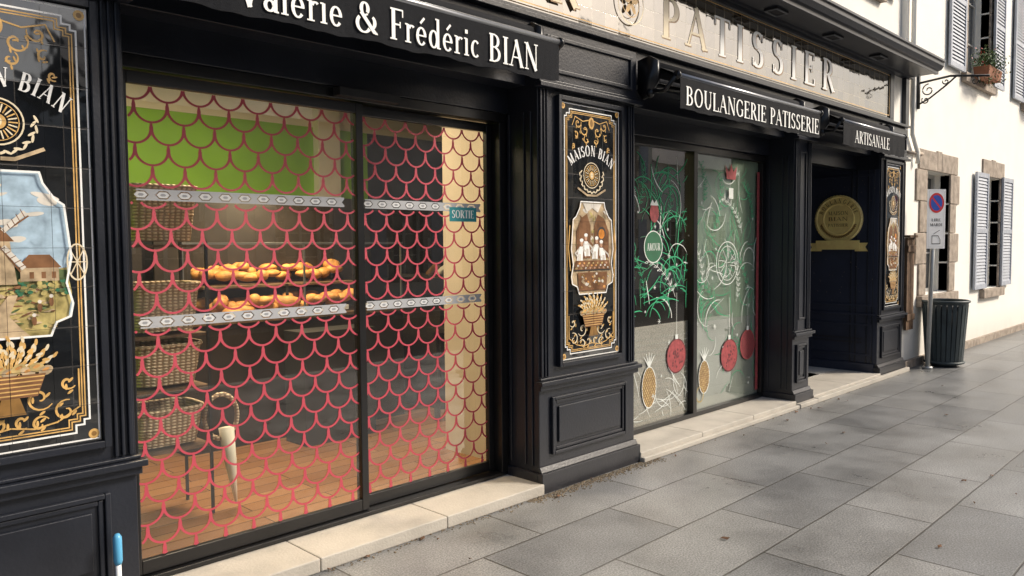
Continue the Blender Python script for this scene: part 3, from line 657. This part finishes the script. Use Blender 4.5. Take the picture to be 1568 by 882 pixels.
d.ell(5.42,1.58,.13,.13,'vgreen2'); d.arc(5.42,1.58,.13,.13,0,360,.009,'vwhite',n=28); text(d,'AMOUR',5.33,5.52,1.55,.06,'vwhite')
def bauble(x,z,r,k,kl,lat=False):
    d.ell(x,z,r,r,k); d.arc(x,z,r,r,0,360,.012,kl,n=28); d.rect(x-.02,z+r,x+.02,z+r+.04,'vwhite'); d.rib([(x,z+r+.04),(x,z+r+.4)],.004,'vwhite')
    if lat:
        for i in range(-5,6):
            o=i*r/5.5; c=math.sqrt(max(0,r*r-o*o))*.95
            d.rib([(x+o*.7-c*.7,z+o*.7+c*.7),(x+o*.7+c*.7,z+o*.7-c*.7)],.007,kl); d.rib([(x-o*.7-c*.7,z+o*.7-c*.7),(x-o*.7+c*.7,z+o*.7+c*.7)],.007,kl)
    else:
        for i in range(22):
            a=rs.uniform(0,6.28); q=rs.uniform(0,.8)*r; d.ell(x+q*math.cos(a),z+q*math.sin(a),.012,.012,kl if i%2 else 'vdred',6)
bauble(5.77,.64,.145,'vred','vdred'); bauble(6.67,.55,.15,'vred','vdred'); bauble(7.02,.62,.14,'vdred','vred',True)
def pine(x,z,rx,ry):
    d.ell(x,z,rx,ry,'vyel'); d.arc(x,z,rx,ry,0,360,.008,'vwhite',n=26)
    for i in range(-5,6):
        o=i/5.5; c=math.sqrt(1-o*o)*.95
        d.rib([(x+rx*(o-c)*.7,z+ry*(o+c)*.7),(x+rx*(o+c)*.7,z+ry*(o-c)*.7)],.006,'pbrown'); d.rib([(x+rx*(-o-c)*.7,z+ry*(o-c)*.7),(x+rx*(-o+c)*.7,z+ry*(o+c)*.7)],.006,'pbrown')
    for i in range(5):
        a=rad(50+20*i); d.rib([(x,z+ry),(x+.12*math.cos(a),z+ry+.12*math.sin(a))],[.02,.004],'vwhite')
pine(5.36,.42,.1,.17); pine(6.22,.40,.09,.15); d.arc(6.15,.25,.06,.07,0,360,.01,'vyel')
d.arc(6.62,1.42,.2,.2,0,360,.008,'vwhite',n=30); d.arc(6.62,1.42,.16,.16,0,360,.005,'vwhite',n=30)
for i in range(16):
    a=i*math.pi/8; d.rib([(6.62+.05*math.cos(a),1.42+.05*math.sin(a)),(6.62+.15*math.cos(a+.2),1.42+.15*math.sin(a+.2))],.005,'vwhite' if i%2 else 'vgreen')
d.ell(5.43,1.86,.065,.08,'vred'); d.poly([(5.37,1.92),(5.49,1.92),(5.46,1.97),(5.43,1.94),(5.40,1.97)],'vwhite')
d.poly([(6.6,2.2),(6.76,2.2),(6.79,2.33),(6.72,2.27),(6.68,2.35),(6.64,2.27),(6.57,2.33)],'vred')
d.rect(6.64,2.02,6.72,2.12,'vwhite'); d.rib([(7.2,.15),(7.21,2.3)],.05,'vred')
for i in range(40):
    x=rs.choice([rs.uniform(4.9,5.93),rs.uniform(6.08,7.15)]); z=rs.uniform(.2,2.3); s_=rs.uniform(.008,.025)
    for i in range(3):
        a=i*math.pi/3; d.rib([(x-s_*math.cos(a),z-s_*math.sin(a)),(x+s_*math.cos(a),z+s_*math.sin(a))],.004,'vwhite')
d.mb.done('window_drawings',win)

# entry recess with medallion
ent=empty('entrance_porch')
mb=MB(); k='navyl'
mb.box(9.522,9.56,.361,1.2,.07,3.0,k); mb.box(7.63,7.668,.361,1.2,.07,3.0,k); mb.box(7.669,9.521,1.2,1.25,.07,3.0,k); mb.box(7.669,9.521,.385,1.199,2.9,2.95,k)
mb.box(9.50,9.5215,.03,1.199,.74,.765,k); mb.box(9.49,9.5215,.03,1.199,.07,.17,k); mb.box(9.518,9.5205,.002,.36,.171,2.45,k)
for (a,b,c,e) in ((.06,.08,.26,.64),(.80,.82,.26,.64),(.0805,.7995,.26,.28),(.0805,.7995,.62,.64),(.06,.08,.85,2.4),(.88,.9,.85,2.4),(.0805,.8795,.85,.87),(.0805,.8795,2.38,2.4)): mb.box(9.507,9.5175,a,b,c,e,k)
mb.box(8.0,9.1,1.16,1.199,.08,2.3,'navy2'); mb.box(8.1,9.0,1.15,1.159,1.0,2.2,'hglass')
mb.done('porch_panelling',ent,bevel=.002)
mb=MB()
cy,cz,R0=.462,1.885,.285
def disc(r,x,k,n=48,rip=0):
    return [(x,cy-(r+rip*(i%2))*math.cos(2*math.pi*i/n),cz+(r+rip*(i%2))*math.sin(2*math.pi*i/n)) for i in range(n)]
prof=[(R0,9.521,0),(R0,9.495,.006),(R0-.02,9.485,.006),(R0-.035,9.492,0),(R0-.09,9.492,0),(R0-.095,9.484,0),(R0-.11,9.484,0),(R0-.115,9.492,0)]
rings=[disc(r,x,'',96,rp) for r,x,rp in prof]
for a,b in zip(rings[:-1],rings[1:]):
    for i in range(96):
        j=(i+1)%96; mb.face([a[i],a[j],b[j],b[i]],'goldmetal')
mb.face(rings[-1],'goldmetal')
mb.done('gold_medallion',ent,smooth=False)
d=Decal((9.4915,cy,cz),(0,-1,0),(0,0,1)); arctext(d,'BOULANGERIE',0,0,.195,165,15,.05,'goldd')
for y0,h,tx in ((.05,.045,'MAISON'),(-.02,.045,'BIAN'),(-.09,.035,'PATISSIER')): text(d,tx,-.12,.12,y0,h,'goldd')
for i in range(24):
    a=rad(200+140*i/23); d.ell(.215*math.cos(a),.215*math.sin(a),.02,.008,'goldd',8,a+.8)
d.mb.done('medallion_relief',ent)
mb=MB()
def plate(pts,x,th,k):
    f=[(x-th,cy-p[0],p[1]) for p in pts]; b=[(x,cy-p[0],p[1]) for p in pts]; n=len(pts)
    mb.face(f,k)
    for i in range(n): mb.face([f[i],b[i],b[(i+1)%n],f[(i+1)%n]],k)
plate([(-.26,1.52),(.26,1.52),(.26,1.63),(-.26,1.63)],9.482,.012,'goldmetal')
plate([(-.35,1.50),(-.2,1.50),(-.2,1.60),(-.35,1.60),(-.32,1.55)],9.5,.006,'goldmetal'); plate([(.2,1.50),(.35,1.50),(.32,1.55),(.35,1.60),(.2,1.60)],9.5,.006,'goldmetal')
mb.done('medallion_ribbon',ent)
d=Decal((9.508,cy,0),(0,-1,0),(0,0,1))
for i in range(40): d.ell(rs.uniform(-.4,.42),rs.choice([rs.uniform(.9,1.45),rs.uniform(2.1,2.36),rs.uniform(.9,2.3)]),.003,.003,'pbeige',6)
for i in range(-8,9):
    for sg in (1,-1): d.ell(i*.035,.44+sg*.022,.02,.006,'shelf',8,sg*.7)
d.mb.done('porch_stencils',ent)

# steps
stp=empty('stone_steps')
mb=MB()
for a,b in ((.0,3.66),(4.71,7.29),(7.68,9.51)):
    lo=1.2 if a==.0 else a; n=max(1,round((b-lo)/.85)); w=(b-lo)/n
    for i in range(n): mb.box(lo+i*w+.002,lo+(i+1)*w-.002,-.055,.44,0,.07,'step')
mb.box(4.71,7.67,-.09,-.056,0,.035,'step')
mb.box(7.29,7.68,-.10,-.0455,0,.045,'step'); mb.box(7.682,10.36,-.10,-.056,0,.05,'step')
mb.done('threshold_slabs',stp,bevel=.006)
mb=MB(); mb.box(7.67,9.52,.4405,1.2,0,.07,'entry'); mb.done('porch_floor',stp)

# shell of the building
mb=MB()
mb.box(-4,10.42,.151,.36,3.6,3.85,'wall')
ops=[(8.55,9.55,4.55,6.2),(5.2,6.2,4.55,6.2),(1.8,2.8,4.55,6.2),(-1.6,-.6,4.55,6.2)]
wallgrid(mb,-4,10.42,3.85,7.6,.10,.45,ops,'wall')
mb.box(-4,10.42,8.0,8.3,0,7.6,'wall'); mb.box(-4.3,-4.001,.10,8.3,0,7.6,'wall'); mb.box(10.1,10.419,.37,8.0,0,3.6,'wall'); mb.box(10.1,10.419,.451,7.999,3.61,7.6,'wall')
mb.box(-4,10.09,.46,7.99,3.4,3.5,'wall')
mb.face([(-4.3,-.25,7.55),(10.45,-.25,7.55),(10.45,4.2,10.3),(-4.3,4.2,10.3)],'slate'); mb.face([(-4.3,4.2,10.3),(10.45,4.2,10.3),(10.45,8.6,7.55),(-4.3,8.6,7.55)],'slate')
for o in ops:
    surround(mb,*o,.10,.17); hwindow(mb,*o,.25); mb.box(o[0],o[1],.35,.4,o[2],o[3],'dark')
    shutter(mb,o[0]-.62,o[0]-.18,o[2]-.02,o[3],.03); shutter(mb,o[1]+.18,o[1]+.62,o[2]-.02,o[3],.03)
mb.done('upper_storey',bak)

# interior
inn=empty('shop_interior')
mb=MB()
mb.box(.5,9.0,.45,5.2,0,.07,'wfloor')
mb.box(.5,9.0,3.62,3.7,.07,2.1,'dark'); mb.box(.5,4.9,3.6,3.7,2.1,2.80,'greenw'); mb.box(4.9,9.0,3.6,3.7,2.1,2.80,'dark'); mb.box(.5,9.0,3.6,3.7,2.801,3.2,'creamw')
mb.box(.4,.5,.45,3.7,.07,3.2,'greenw'); mb.box(.4,7.6,.45,3.7,3.1,3.18,'creamw')
mb.box(3.80,3.86,.42,1.08,.07,3.1,'whitew'); mb.box(7.55,7.6,.45,3.6,.07,3.1,'dark')
mb.box(4.25,4.5,3.5,3.599,1.7,3.1,'creamw')
mb.done('room_shell',inn)
mb=MB()
mb.box(2.35,4.35,2.3,2.9,.07,1.02,'shelf'); mb.box(2.35,4.35,2.28,2.9,1.021,1.05,'oldwood'); mb.box(2.6,4.0,2.5,2.9,1.28,1.30,'oldwood'); mb.box(2.38,4.32,2.87,2.9,1.051,2.05,'shelf')
for x in (2.62,3.3,3.98): mb.box(x-.01,x+.01,2.48,2.5,1.051,1.3,'iron')
for x in (2.36,3.35,4.33): mb.box(x-.008,x+.008,2.29,2.306,1.051,1.62,'metalbar')
mb.box(2.35,4.35,2.29,2.306,1.621,1.64,'metalbar')
for i in range(9): mb.box(2.5+i*.2,2.56+i*.2,2.283,2.288,1.07,1.11,'signw')
mb.box(4.7,6.8,2.2,2.8,.07,1.0,'shelf'); mb.box(4.7,6.8,2.2,2.8,1.3,1.33,'shelf'); mb.box(1.1,1.55,2.2,2.6,.07,1.6,'redw'); mb.box(1.9,2.3,2.9,3.5,.07,2.05,'shelf')
mb.box(3.1,3.75,1.9,2.2,.07,.95,'dark')
mb.box(4.3,5.3,1.5,1.9,.86,.9,'shelf')
for x in (4.35,5.2):
    for y in (1.53,1.84): mb.box(x,x+.04,y,y+.04,.07,.86,'shelf')
for x in (4.1,4.75):
    mb.box(x,x+.42,1.0,1.4,.5,.54,'chair'); mb.box(x,x+.42,1.0,1.03,.62,.95,'chair')
    for a in (x+.01,x+.38):
        for y in (1.01,1.36): mb.box(a,a+.03,y,y+.03,.07,.5,'iron')
        mb.box(a,a+.03,1.005,1.03,.54,.93,'iron')
for i in range(46):
    x=random.uniform(4.75,6.7); z=1.0 if i%2 else 1.33; h=random.uniform(.08,.22); w=random.uniform(.03,.06); kk=random.choice(['pbeige','creamw','redw','bread','oldwood','pbrown','greyv'])
    if z+h>1.29 and z<1.1: h=.2
    mb.tube([(x,2.3+random.uniform(0,.3),z),(x,2.35,z+h*.8),(x,2.35,z+h)],[w,w,w*.6],kk,10)
mb.done('display_counter',inn,bevel=.004)
mb=MB()
for (zz,y0,n) in ((1.055,2.42,15),(1.305,2.66,11)):
    for i in range(n*3):
        x=2.65+(i//3+.5)*1.3/n+random.uniform(-.03,.03); rx=random.uniform(.05,.12); mb.blob((x,y0+.13*(i%3)+random.uniform(-.03,.03),zz+.05+random.uniform(0,.09)),(rx,random.uniform(.05,.08),random.uniform(.03,.055)),'bread',10,7,random.uniform(-.9,.9),.06)
mb.done('bread_loaves',inn,smooth=True)
def basket(cx,cy,z0,w,dp,h,nm,n=20):
    b=MB()
    def ring(s,z,sq=.5):
        out=[]
        for i in range(28):
            t=2*math.pi*i/28; c,sn=math.cos(t),math.sin(t)
            out.append((cx+s*w/2*math.copysign(abs(c)**sq,c),cy+s*dp/2*math.copysign(abs(sn)**sq,sn),z))
        return out
    R=[ring(.82,z0),ring(.9,z0+h*.4),ring(1.0,z0+h),ring(.95,z0+h),ring(.85,z0+h*.3)]
    for a,c in zip(R[:-1],R[1:]):
        for i in range(28):
            j=(i+1)%28; b.face([a[i],a[j],c[j],c[i]],'wicker')
    b.face(R[-1],'wicker'); b.face(R[0][::-1],'wicker')
    rr=ring(1.0,z0+h); b.tube(rr+[rr[0]],.012,'wicker',6,False)
    rr=ring(.9,z0+h*.5); b.tube(rr+[rr[0]],.007,'wicker',6,False)
    return b.done(nm,inn)
basket(1.74,1.15,1.64,.40,.34,.30,'wicker_basket_top'); basket(1.74,1.15,1.14,.40,.34,.26,'wicker_basket_mid'); basket(1.74,1.15,.84,.40,.34,.22,'wicker_basket_low'); basket(1.74,1.15,.50,.40,.34,.2,'wicker_basket_floor')
mb=MB()
for z in (1.62,1.12,.82,.48): mb.box(1.54,1.95,.98,1.32,z-.015,z,'oldwood')
for x in (1.53,1.94):
    for y in (.97,1.32): mb.box(x,x+.015,y,y+.015,.07,1.64,'iron')
mb.done('basket_rack',inn)
b=MB(); 
b.tube([(2.05,1.0,.55),(2.06,.98,.35),(2.08,.96,.1)],[.045,.035,.006],'creamw',10); b.tube([(2.02+.10*math.cos(rad(a)),1.0,.62+.13*math.sin(rad(a))) for a in range(0,361,20)],.014,'wicker',8,False); b.done('paper_cone_and_basket',inn,smooth=True)
mb=MB()
for (x,y) in ((2.2,1.6),(3.0,2.0),(3.5,1.3),(5.5,1.6)):
    mb.tube([(x,y,3.09),(x,y,2.98)],.02,'iron'); mb.tube([(x,y,2.98),(x+.03,y,2.84)],[.05,.055],'creamw'); mb.tube([(x+.031,y,2.839),(x+.032,y,2.835)],.04,'lamp')
mb.done('ceiling_spotlights',inn)
def area(nm,loc,size,e,col,rot=(0,0,0)):
    l=bpy.data.lights.new(nm,'AREA'); l.size=size; l.energy=e; l.color=col; o=bpy.data.objects.new(nm,l); o.location=loc; o.rotation_euler=rot; o.parent=inn; scene.collection.objects.link(o)
area('ceiling_lamp_light',(2.4,1.5,3.05),.8,125,(1,.77,.50))
area('display_lamp_light',(3.3,2.4,2.1),.4,24,(1,.74,.42))

# ------------------------------------------------------------------ awnings
def awning(x0,x1,txt,tx0,tx1,bl,cap,yf=-.35):
    e=empty('awning'); mb=MB(); zt=2.785; zh=2.545; n=60
    xs=[x0+(x1-x0)*i/n for i in range(n+1)]
    f=lambda i:(yf-.004*math.sin(i*.9)*math.sin(i*.23),zh+.005*math.sin(i*.55)+.003*math.sin(i*1.7))
    for i in range(n):
        a,b=f(i),f(i+1); x,X_=xs[i],xs[i+1]
        mb.face([(x,a[0],a[1]),(X_,b[0],b[1]),(X_,yf,zt-.02),(x,yf,zt-.02)],'fabric')
        mb.face([(X_,b[0]+.004,b[1]),(x,a[0]+.004,a[1]),(x,yf+.004,zt-.02),(X_,yf+.004,zt-.02)],'fabric')
        mb.face([(x,a[0],a[1]),(x,a[0]+.004,a[1]),(X_,b[0]+.004,b[1]),(X_,b[0],b[1])],'fabric')
    mb.done('valance',e)
    mb=MB()
    mb.face([(x0,yf+.02,zt),(x1,yf+.02,zt),(x1,-.09,2.90),(x0,-.09,2.90)],'fabric')
    mb.face([(x0,yf+.02,zt-.02),(x0,-.09,2.88),(x1,-.09,2.88),(x1,yf+.02,zt-.02)],'fabric')
    mb.done('canopy_cloth',e)
    mb=MB(); mb.tube([(x0,-.11,2.86),(x1,-.11,2.86)],.055,'fabric',16); mb.tube([(x0-.01,yf+.012,zt-.008),(x1+.01,yf+.012,zt-.008)],.019,'metalbar',12); mb.tube([(x0-.03,yf+.013,zt-.008),(x0-.01,yf+.013,zt-.008)],.03,'navy2',12); mb.tube([(x1+.01,yf+.013,zt-.008),(x1+.03,yf+.013,zt-.008)],.03,'navy2',12)
    for x in (x0-.045,x1+.015):
        mb.ext([(-.02,2.92),(-.02,2.70),(-.06,2.64),(-.12,2.66),(-.19,2.76),(-.19,2.90),(-.12,2.94)][::1],x,x+.03,'navy2')
        mb.tube([(x+.015,-.10,2.70),(x+.015,-.24,2.68),(x+.015,yf+.02,zt-.02)],.016,'navy2',8)
        mb.blob((x+.015,-.12,2.68),(.028,.035,.035),'navy2')
    for sg,xa in ((1,x0+.1),(-1,x1-.1)):
        mb.tube([(xa,-.06,2.76),(xa+sg*.55,-.16,2.75)],.022,'navy2',8); mb.tube([(xa+sg*.55,-.2,2.75),(xa+sg*.1,yf+.04,2.765)],.018,'navy2',8)
    mb.done('roller_and_arms',e,smooth=True)
    d=Decal((0,yf-.0055,0)); d.step=.00003; text(d,txt,tx0,tx1,bl,cap,'white',1.0); d.mb.done('lettering',e)
awning(1.18,3.48,'Valérie & Frédéric BIAN',1.515,3.30,2.578,.145)
awning(4.76,7.06,'BOULANGERIE PATISSERIE',4.82,7.02,2.578,.13)
awning(7.66,9.36,'ARTISANALE',7.93,8.88,2.590,.12,-.32)

# ------------------------------------------------------------------ white house
wh=empty('white_house'); mb=MB()
X0,X1=10.43,26
g1=(11.25,12.25,.9,2.55); g2=(14.13,14.93,.85,2.63); g3=(18.0,19.0,.85,2.6); g4=(21.5,22.5,0.05,2.4)
u0=(12.92,14.10,4.05,5.9); u1=(16.45,17.6,4.05,5.9); u2=(20,21.1,4.05,5.9); u3=(23.2,24.2,4.05,5.9)
ops=[g1,g2,g3,g4,u0,u1,u2,u3]
wallgrid(mb,X0,X1,0,7.6,.03,.5,ops,'wall')
mb.box(X0,X1,8,8.3,0,7.6,'wall'); mb.box(X1-.3,X1,.5,8,0,7.6,'wall')
mb.face([(X0,-.25,7.55),(X1+.2,-.25,7.55),(X1+.2,4.2,10.3),(X0,4.2,10.3)],'slate'); mb.face([(X0,4.2,10.3),(X1+.2,4.2,10.3),(X1+.2,8.6,7.55),(X0,8.6,7.55)],'slate')
mb.done('walls_and_roof',wh)
mb=MB()
for o in ops:
    surround(mb,*o,.03,.27 if o is g1 else .2,.025)
mb.done('stone_surrounds',wh,bevel=.008)
mb=MB()
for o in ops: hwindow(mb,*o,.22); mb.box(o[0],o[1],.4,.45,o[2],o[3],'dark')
mb.done('windows',wh)
mb=MB()
shutter(mb,13.42,14.08,.87,2.66,-.035); shutter(mb,14.98,15.62,.87,2.66,-.035)
for o in (u0,u1,u2,u3,g3):
    w=(o[1]-o[0])*.56; shutter(mb,o[0]-.27-w,o[0]-.22,o[2]-.02,o[3]+.02,-.035); shutter(mb,o[1]+.05,o[1]+w,o[2]-.02,o[3]+.02,-.06)
mb.done('shutters',wh)
mb=MB(); mb.tube([(10.52,-.02,7.4),(10.52,-.02,3.3),(10.55,-.02,2.95),(10.75,-.02,2.75),(10.75,-.02,2.6)],.03,'wall',10); mb.tube([(10.43,.0,2.72),(11.0,.0,2.74)],.02,'stone',8)
mb.done('drain_pipe',wh,smooth=True)
mb=MB(); mb.box(10.43,26,-.02,.029,.0,.10,'stone'); mb.done('wall_base',wh)

# flower boxes
def flowers(x,z,w,y=-.1):
    e=empty('flower_box'); mb=MB(); mb.ext([(y-.09,z),(y+.09,z),(y+.11,z+.16),(y-.11,z+.16)],x-w/2,x+w/2,'terra')
    mb.done('planter',e,bevel=.006); mb=MB(); r=random.Random(int(x*10))
    for i in range(1300):
        px=x+r.gauss(0,w*.3); py=y+r.gauss(0,.09); pz=z+.16+abs(r.gauss(0,.13))-(.26*r.random() if r.random()<.45 else 0); s=r.uniform(.012,.03)
        dv=Vector((r.uniform(-1,1),r.uniform(-1,1),r.uniform(-1,1))).normalized(); ev=dv.orthogonal().normalized(); p=Vector((px,py,pz))
        mb.face([p-dv*s,p+ev*s*.5,p+dv*s,p-ev*s*.5],'leafg' if r.random()<.95 else 'sred')
    for i in range(14): mb.tube([(x+r.gauss(0,w*.2),y,z+.12),(x+r.gauss(0,w*.3),y+r.gauss(0,.06),z+.34)],.003,'leafg',5)
    mb.done('plants',e)
flowers(13.4,4.0,.7,-.14); flowers(16.9,4.0,.8,-.14)

# bracket
e=empty('wrought_iron_bracket'); mb=MB(); bx=10.85
mb.tube([(bx,.03,3.62),(bx,-.35,3.66),(bx,-.78,3.60)],.014,'iron',8); mb.box(bx-.02,bx+.02,.0,.03,3.3,3.75,'iron')
mb.tube([(bx,.0,3.36),(bx,-.12,3.42),(bx,-.3,3.55),(bx,-.42,3.65)],.011,'iron',8)
def spr(cy_,cz_,r,a0,tn): mb.tube([(bx,cy_+r*(.2+.8*i/19)*math.cos(rad(a0+tn*i/19)),cz_+r*(.2+.8*i/19)*math.sin(rad(a0+tn*i/19))) for i in range(20)],.008,'iron',7)
spr(-.1,3.52,.08,0,450); spr(-.62,3.56,.06,90,-400); spr(-.07,3.40,.05,0,400); spr(-.3,3.60,.04,0,380)
mb.done('scrolled_arm',e,smooth=True)

# ------------------------------------------------------------------ sign, bin, board, stick
e=empty('no_parking_sign'); mb=MB(); px,py=10.70,-.20
mb.tube([(px,py,0),(px+.05,py-.03,2.2)],.028,'pole',12); mb.tube([(px,py,0),(px,py,.03)],.06,'pole',12); mb.done('post',e,smooth=True)
ang=rad(-32); U=Vector((math.cos(ang),math.sin(ang),0))
c0=Vector((px+.045,py-.03,0)); nrm=U.cross(Vector((0,0,1)))
d=Decal(c0+nrm*.034,U); mb=MB()
A=c0+nrm*.033; 
f=[A+U*(a*.135)+Vector((0,0,z)) for a,z in ((-1,1.52),(1,1.52),(1,2.26),(-1,2.26))]; bk=[p-nrm*.004 for p in f]
mb.face(f,'signw'); mb.face(bk[::-1],'pole')
for i in range(4): mb.face([f[i],bk[i],bk[(i+1)%4],f[(i+1)%4]],'pole')
mb.done('plate',e)
d.ell(0,2.09,.112,.125,'sred',32); d.ell(0,2.09,.085,.098,'sblue',32); d.rib([(-.065,2.16),(.065,2.02)],.022,'sred')
text(d,'LIRE',-.07,.07,1.86,.035,'iron',1.2); text(d,'MARDI',-.09,.09,1.80,.035,'iron',1.2)
d.rib([(-.06,1.58),(-.06,1.68),(.03,1.68),(.06,1.63),(.06,1.58)],.008,'iron',True); d.rib([(-.04,1.70),(.05,1.75)],.006,'iron'); d.rib([(-.11,1.54),(.11,1.54),(.11,2.24),(-.11,2.24)],.003,'pole',True)
d.mb.done('markings',e)

e=empty('litter_bin'); mb=MB(); cx,cy2=11.12,-.27
n=26
for i in range(n):
    a=2*math.pi*i/n; w=.023; ca,sa=math.cos(a),math.sin(a)
    def pt(r,z,s,o=0): return (cx+(r+o)*ca-sa*w*s,cy2+(r+o)*sa+ca*w*s,z)
    for (r0,r1,z0,z1) in ((.205,.255,.06,.80),):
        q=[pt(r0,z0,-1,.012),pt(r0,z0,1,.012),pt(r1,z1,1,.012),pt(r1,z1,-1,.012)]; p=[pt(r0,z0,-1),pt(r0,z0,1),pt(r1,z1,1),pt(r1,z1,-1)]
        mb.face(q,'bin')
        for j in range(4): mb.face([p[j],p[(j+1)%4],q[(j+1)%4],q[j]],'bin')
mb.done('slats',e)
mb=MB(); mb.tube([(cx,cy2,.03),(cx,cy2,.78)],[.19,.24],'dark',28)
for z,r in ((.84,.272),(.055,.222)): mb.tube([(cx+r*math.cos(rad(a)),cy2+r*math.sin(rad(a)),z) for a in range(0,361,15)],.018,'bin',8,False)
mb.tube([(cx,cy2,.80),(cx,cy2,.84)],[.265,.272],'bin',28,False); mb.tube([(cx,cy2,0),(cx,cy2,.05)],.15,'bin',20); mb.done('liner_and_rims',e,smooth=True)

mb=MB()
for i in range(4): mb.box(10.40+i*.065,10.46+i*.065,-.035,-.002,.5,1.66,'oldwood')
mb.box(10.39,10.67,-.05,-.036,.62,.70,'oldwood'); mb.box(10.39,10.67,-.05,-.036,1.48,1.56,'oldwood'); mb.box(10.385,10.675,-.07,.0,1.661,1.69,'oldwood')
mb.done('wooden_board',bevel=.003)
mb=MB(); mb.tube([(1.075,-.10,0),(1.078,-.085,.33)],.011,'signw',12); mb.tube([(1.078,-.085,.33),(1.0785,-.083,.345),(1.0795,-.078,.44),(1.08,-.077,.455)],[.012,.017,.017,.008],'bluep',12); mb.tube([(1.0755,-.0975,.06),(1.0757,-.096,.09)],.0125,'bluep',12)
mb.done('cleaning_stick',smooth=True)

# grit along the base and leaves
mb=MB(); r=random.Random(5)
for i in range(2200):
    x=r.uniform(3.5,4.9) if r.random()<.6 else r.uniform(1,10.3); y=-.055-abs(r.gauss(0,.025 if not 3.5<x<4.9 else .045)); s=r.uniform(.003,.010); a=r.uniform(0,6)
    p=[(x+s*math.cos(a+q*1.57),y+s*.8*math.sin(a+q*1.57),.001) for q in range(4)]; tp=(x,y,s*.9)
    for q in range(4): mb.face([p[q],p[(q+1)%4],tp],'grit')
mb.done('gutter_grit')
mb=MB()
for i in range(34):
    x=r.uniform(2.0,9.5); y=-r.uniform(.08,2.6) if i%3 else -r.uniform(.06,.25); s=r.uniform(.01,.03); a=r.uniform(0,6.28); u=Vector((math.cos(a),math.sin(a),0)); v=Vector((-u.y,u.x,0)); c=Vector((x,y,.006))
    pts=[c-u*s,c-u*s*.3+v*s*.45+Vector((0,0,.008)),c+u*s*.5+v*s*.35+Vector((0,0,.004)),c+u*s+Vector((0,0,.01)),c+u*s*.4-v*s*.4,c-u*s*.4-v*s*.42+Vector((0,0,.006))]
    mb.face(pts,'leafb')
mb.done('fallen_leaves')

# ------------------------------------------------------------------ opposite side of the street
def townhouse(nm,x0,x1,H,wk,seed):
    e=empty(nm); r=random.Random(seed); Y=OY; ops=[]; mb=MB()
    n=max(1,int((x1-x0)/2.8)); w=(x1-x0)/n; z=.9
    lv=[]
    while z+1.9<H: lv.append(z); z+=2.9
    for i in range(n):
        for j,z in enumerate(lv):
            cx=x0+(i+.5)*w; ops.append((cx-.5,cx+.5,z if j else z-.1,z+1.6))
    wallgrid(mb,x0,x1,0,H,Y-.4,Y,ops,wk); mb.box(x0,x1,Y-8,Y-7.7,0,H,wk); mb.box(x0,x0+.3,Y-7.7,Y-.4,0,H,wk); mb.box(x1-.3,x1,Y-7.7,Y-.4,0,H,wk)
    mb.face([(x0,Y+.25,H-.05),(x0,Y-4.1,H+2.2),(x1,Y-4.1,H+2.2),(x1,Y+.25,H-.05)],'slate'); mb.face([(x0,Y-4.1,H+2.2),(x0,Y-8.3,H-.05),(x1,Y-8.3,H-.05),(x1,Y-4.1,H+2.2)],'slate')
    for o in ops:
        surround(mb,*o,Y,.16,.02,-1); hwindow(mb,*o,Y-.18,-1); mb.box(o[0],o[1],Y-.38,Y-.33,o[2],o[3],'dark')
    mb.done('facade',e)
    m2=MB()
    for o in ops:
        for a,b in ((o[0]-.75,o[0]-.26),(o[1]+.26,o[1]+.75)): m2.box(a,b,Y+.03,Y+.06,o[2],o[3],'shutter')
    m2.done('shutters',e)
townhouse('stone_townhouse',-32,-14,5.6,'wall4',1)
townhouse('cream_townhouse',-14,-3,6,'wall2',2)
townhouse('stone_townhouse',-3,5,3.2,'wall4',3)
townhouse('cream_townhouse',5,14.5,4.6,'wall2',4)
townhouse('ochre_townhouse',14.5,24,7.6,'wall3',5)
townhouse('white_townhouse',24,42,4.6,'wall',6)
townhouse('cream_townhouse',42,70,5.6,'wall2',7)

# ------------------------------------------------------------------ world, sun, camera
w=bpy.data.worlds.new('World'); scene.world=w; w.use_nodes=True; nt=w.node_tree
for n in list(nt.nodes): nt.nodes.remove(n)
bg=nt.nodes.new('ShaderNodeBackground'); so=nt.nodes.new('ShaderNodeOutputWorld'); sk=nt.nodes.new('ShaderNodeTexSky')
sk.sky_type='NISHITA'; sk.sun_disc=False; el=rad(36); az=rad(133)
sk.sun_elevation=el; sk.sun_rotation=az; sk.dust_density=4.0; sk.air_density=1.0; sk.ozone_density=.3
bg.inputs[1].default_value=.15; nt.links.new(sk.outputs[0],bg.inputs[0]); nt.links.new(bg.outputs[0],so.inputs[0])
sl=bpy.data.lights.new('sun','SUN'); sl.energy=3.9; sl.angle=rad(12); sl.color=(1,.915,.79)
s=bpy.data.objects.new('sun',sl); scene.collection.objects.link(s)
ts=Vector((math.sin(az)*math.cos(el),math.cos(az)*math.cos(el),math.sin(el)))
s.rotation_euler=ts.to_track_quat('Z','Y').to_euler(); s.location=ts*30
cam=bpy.data.cameras.new('camera'); co=bpy.data.objects.new('camera',cam); scene.collection.objects.link(co); scene.camera=co
cam.sensor_width=36; cam.lens=27.55; cam.clip_end=1500; cam.clip_start=.05
yaw=rad(44.66); p=rad(3.10)
fw=Vector((math.cos(yaw)*math.cos(p),math.sin(yaw)*math.cos(p),-math.sin(p)))
rt=fw.cross(Vector((0,0,1))).normalized(); up=rt.cross(fw).normalized()
roll=.008; up2=(up+rt*roll).normalized(); rt2=fw.cross(up2).normalized()
m=Matrix((rt2,up2,-fw)).transposed().to_4x4(); m.translation=Vector((0,-3.39,1.6)); co.matrix_world=m
scene.view_settings.view_transform='Standard'; scene.view_settings.look='None'; scene.view_settings.exposure=0
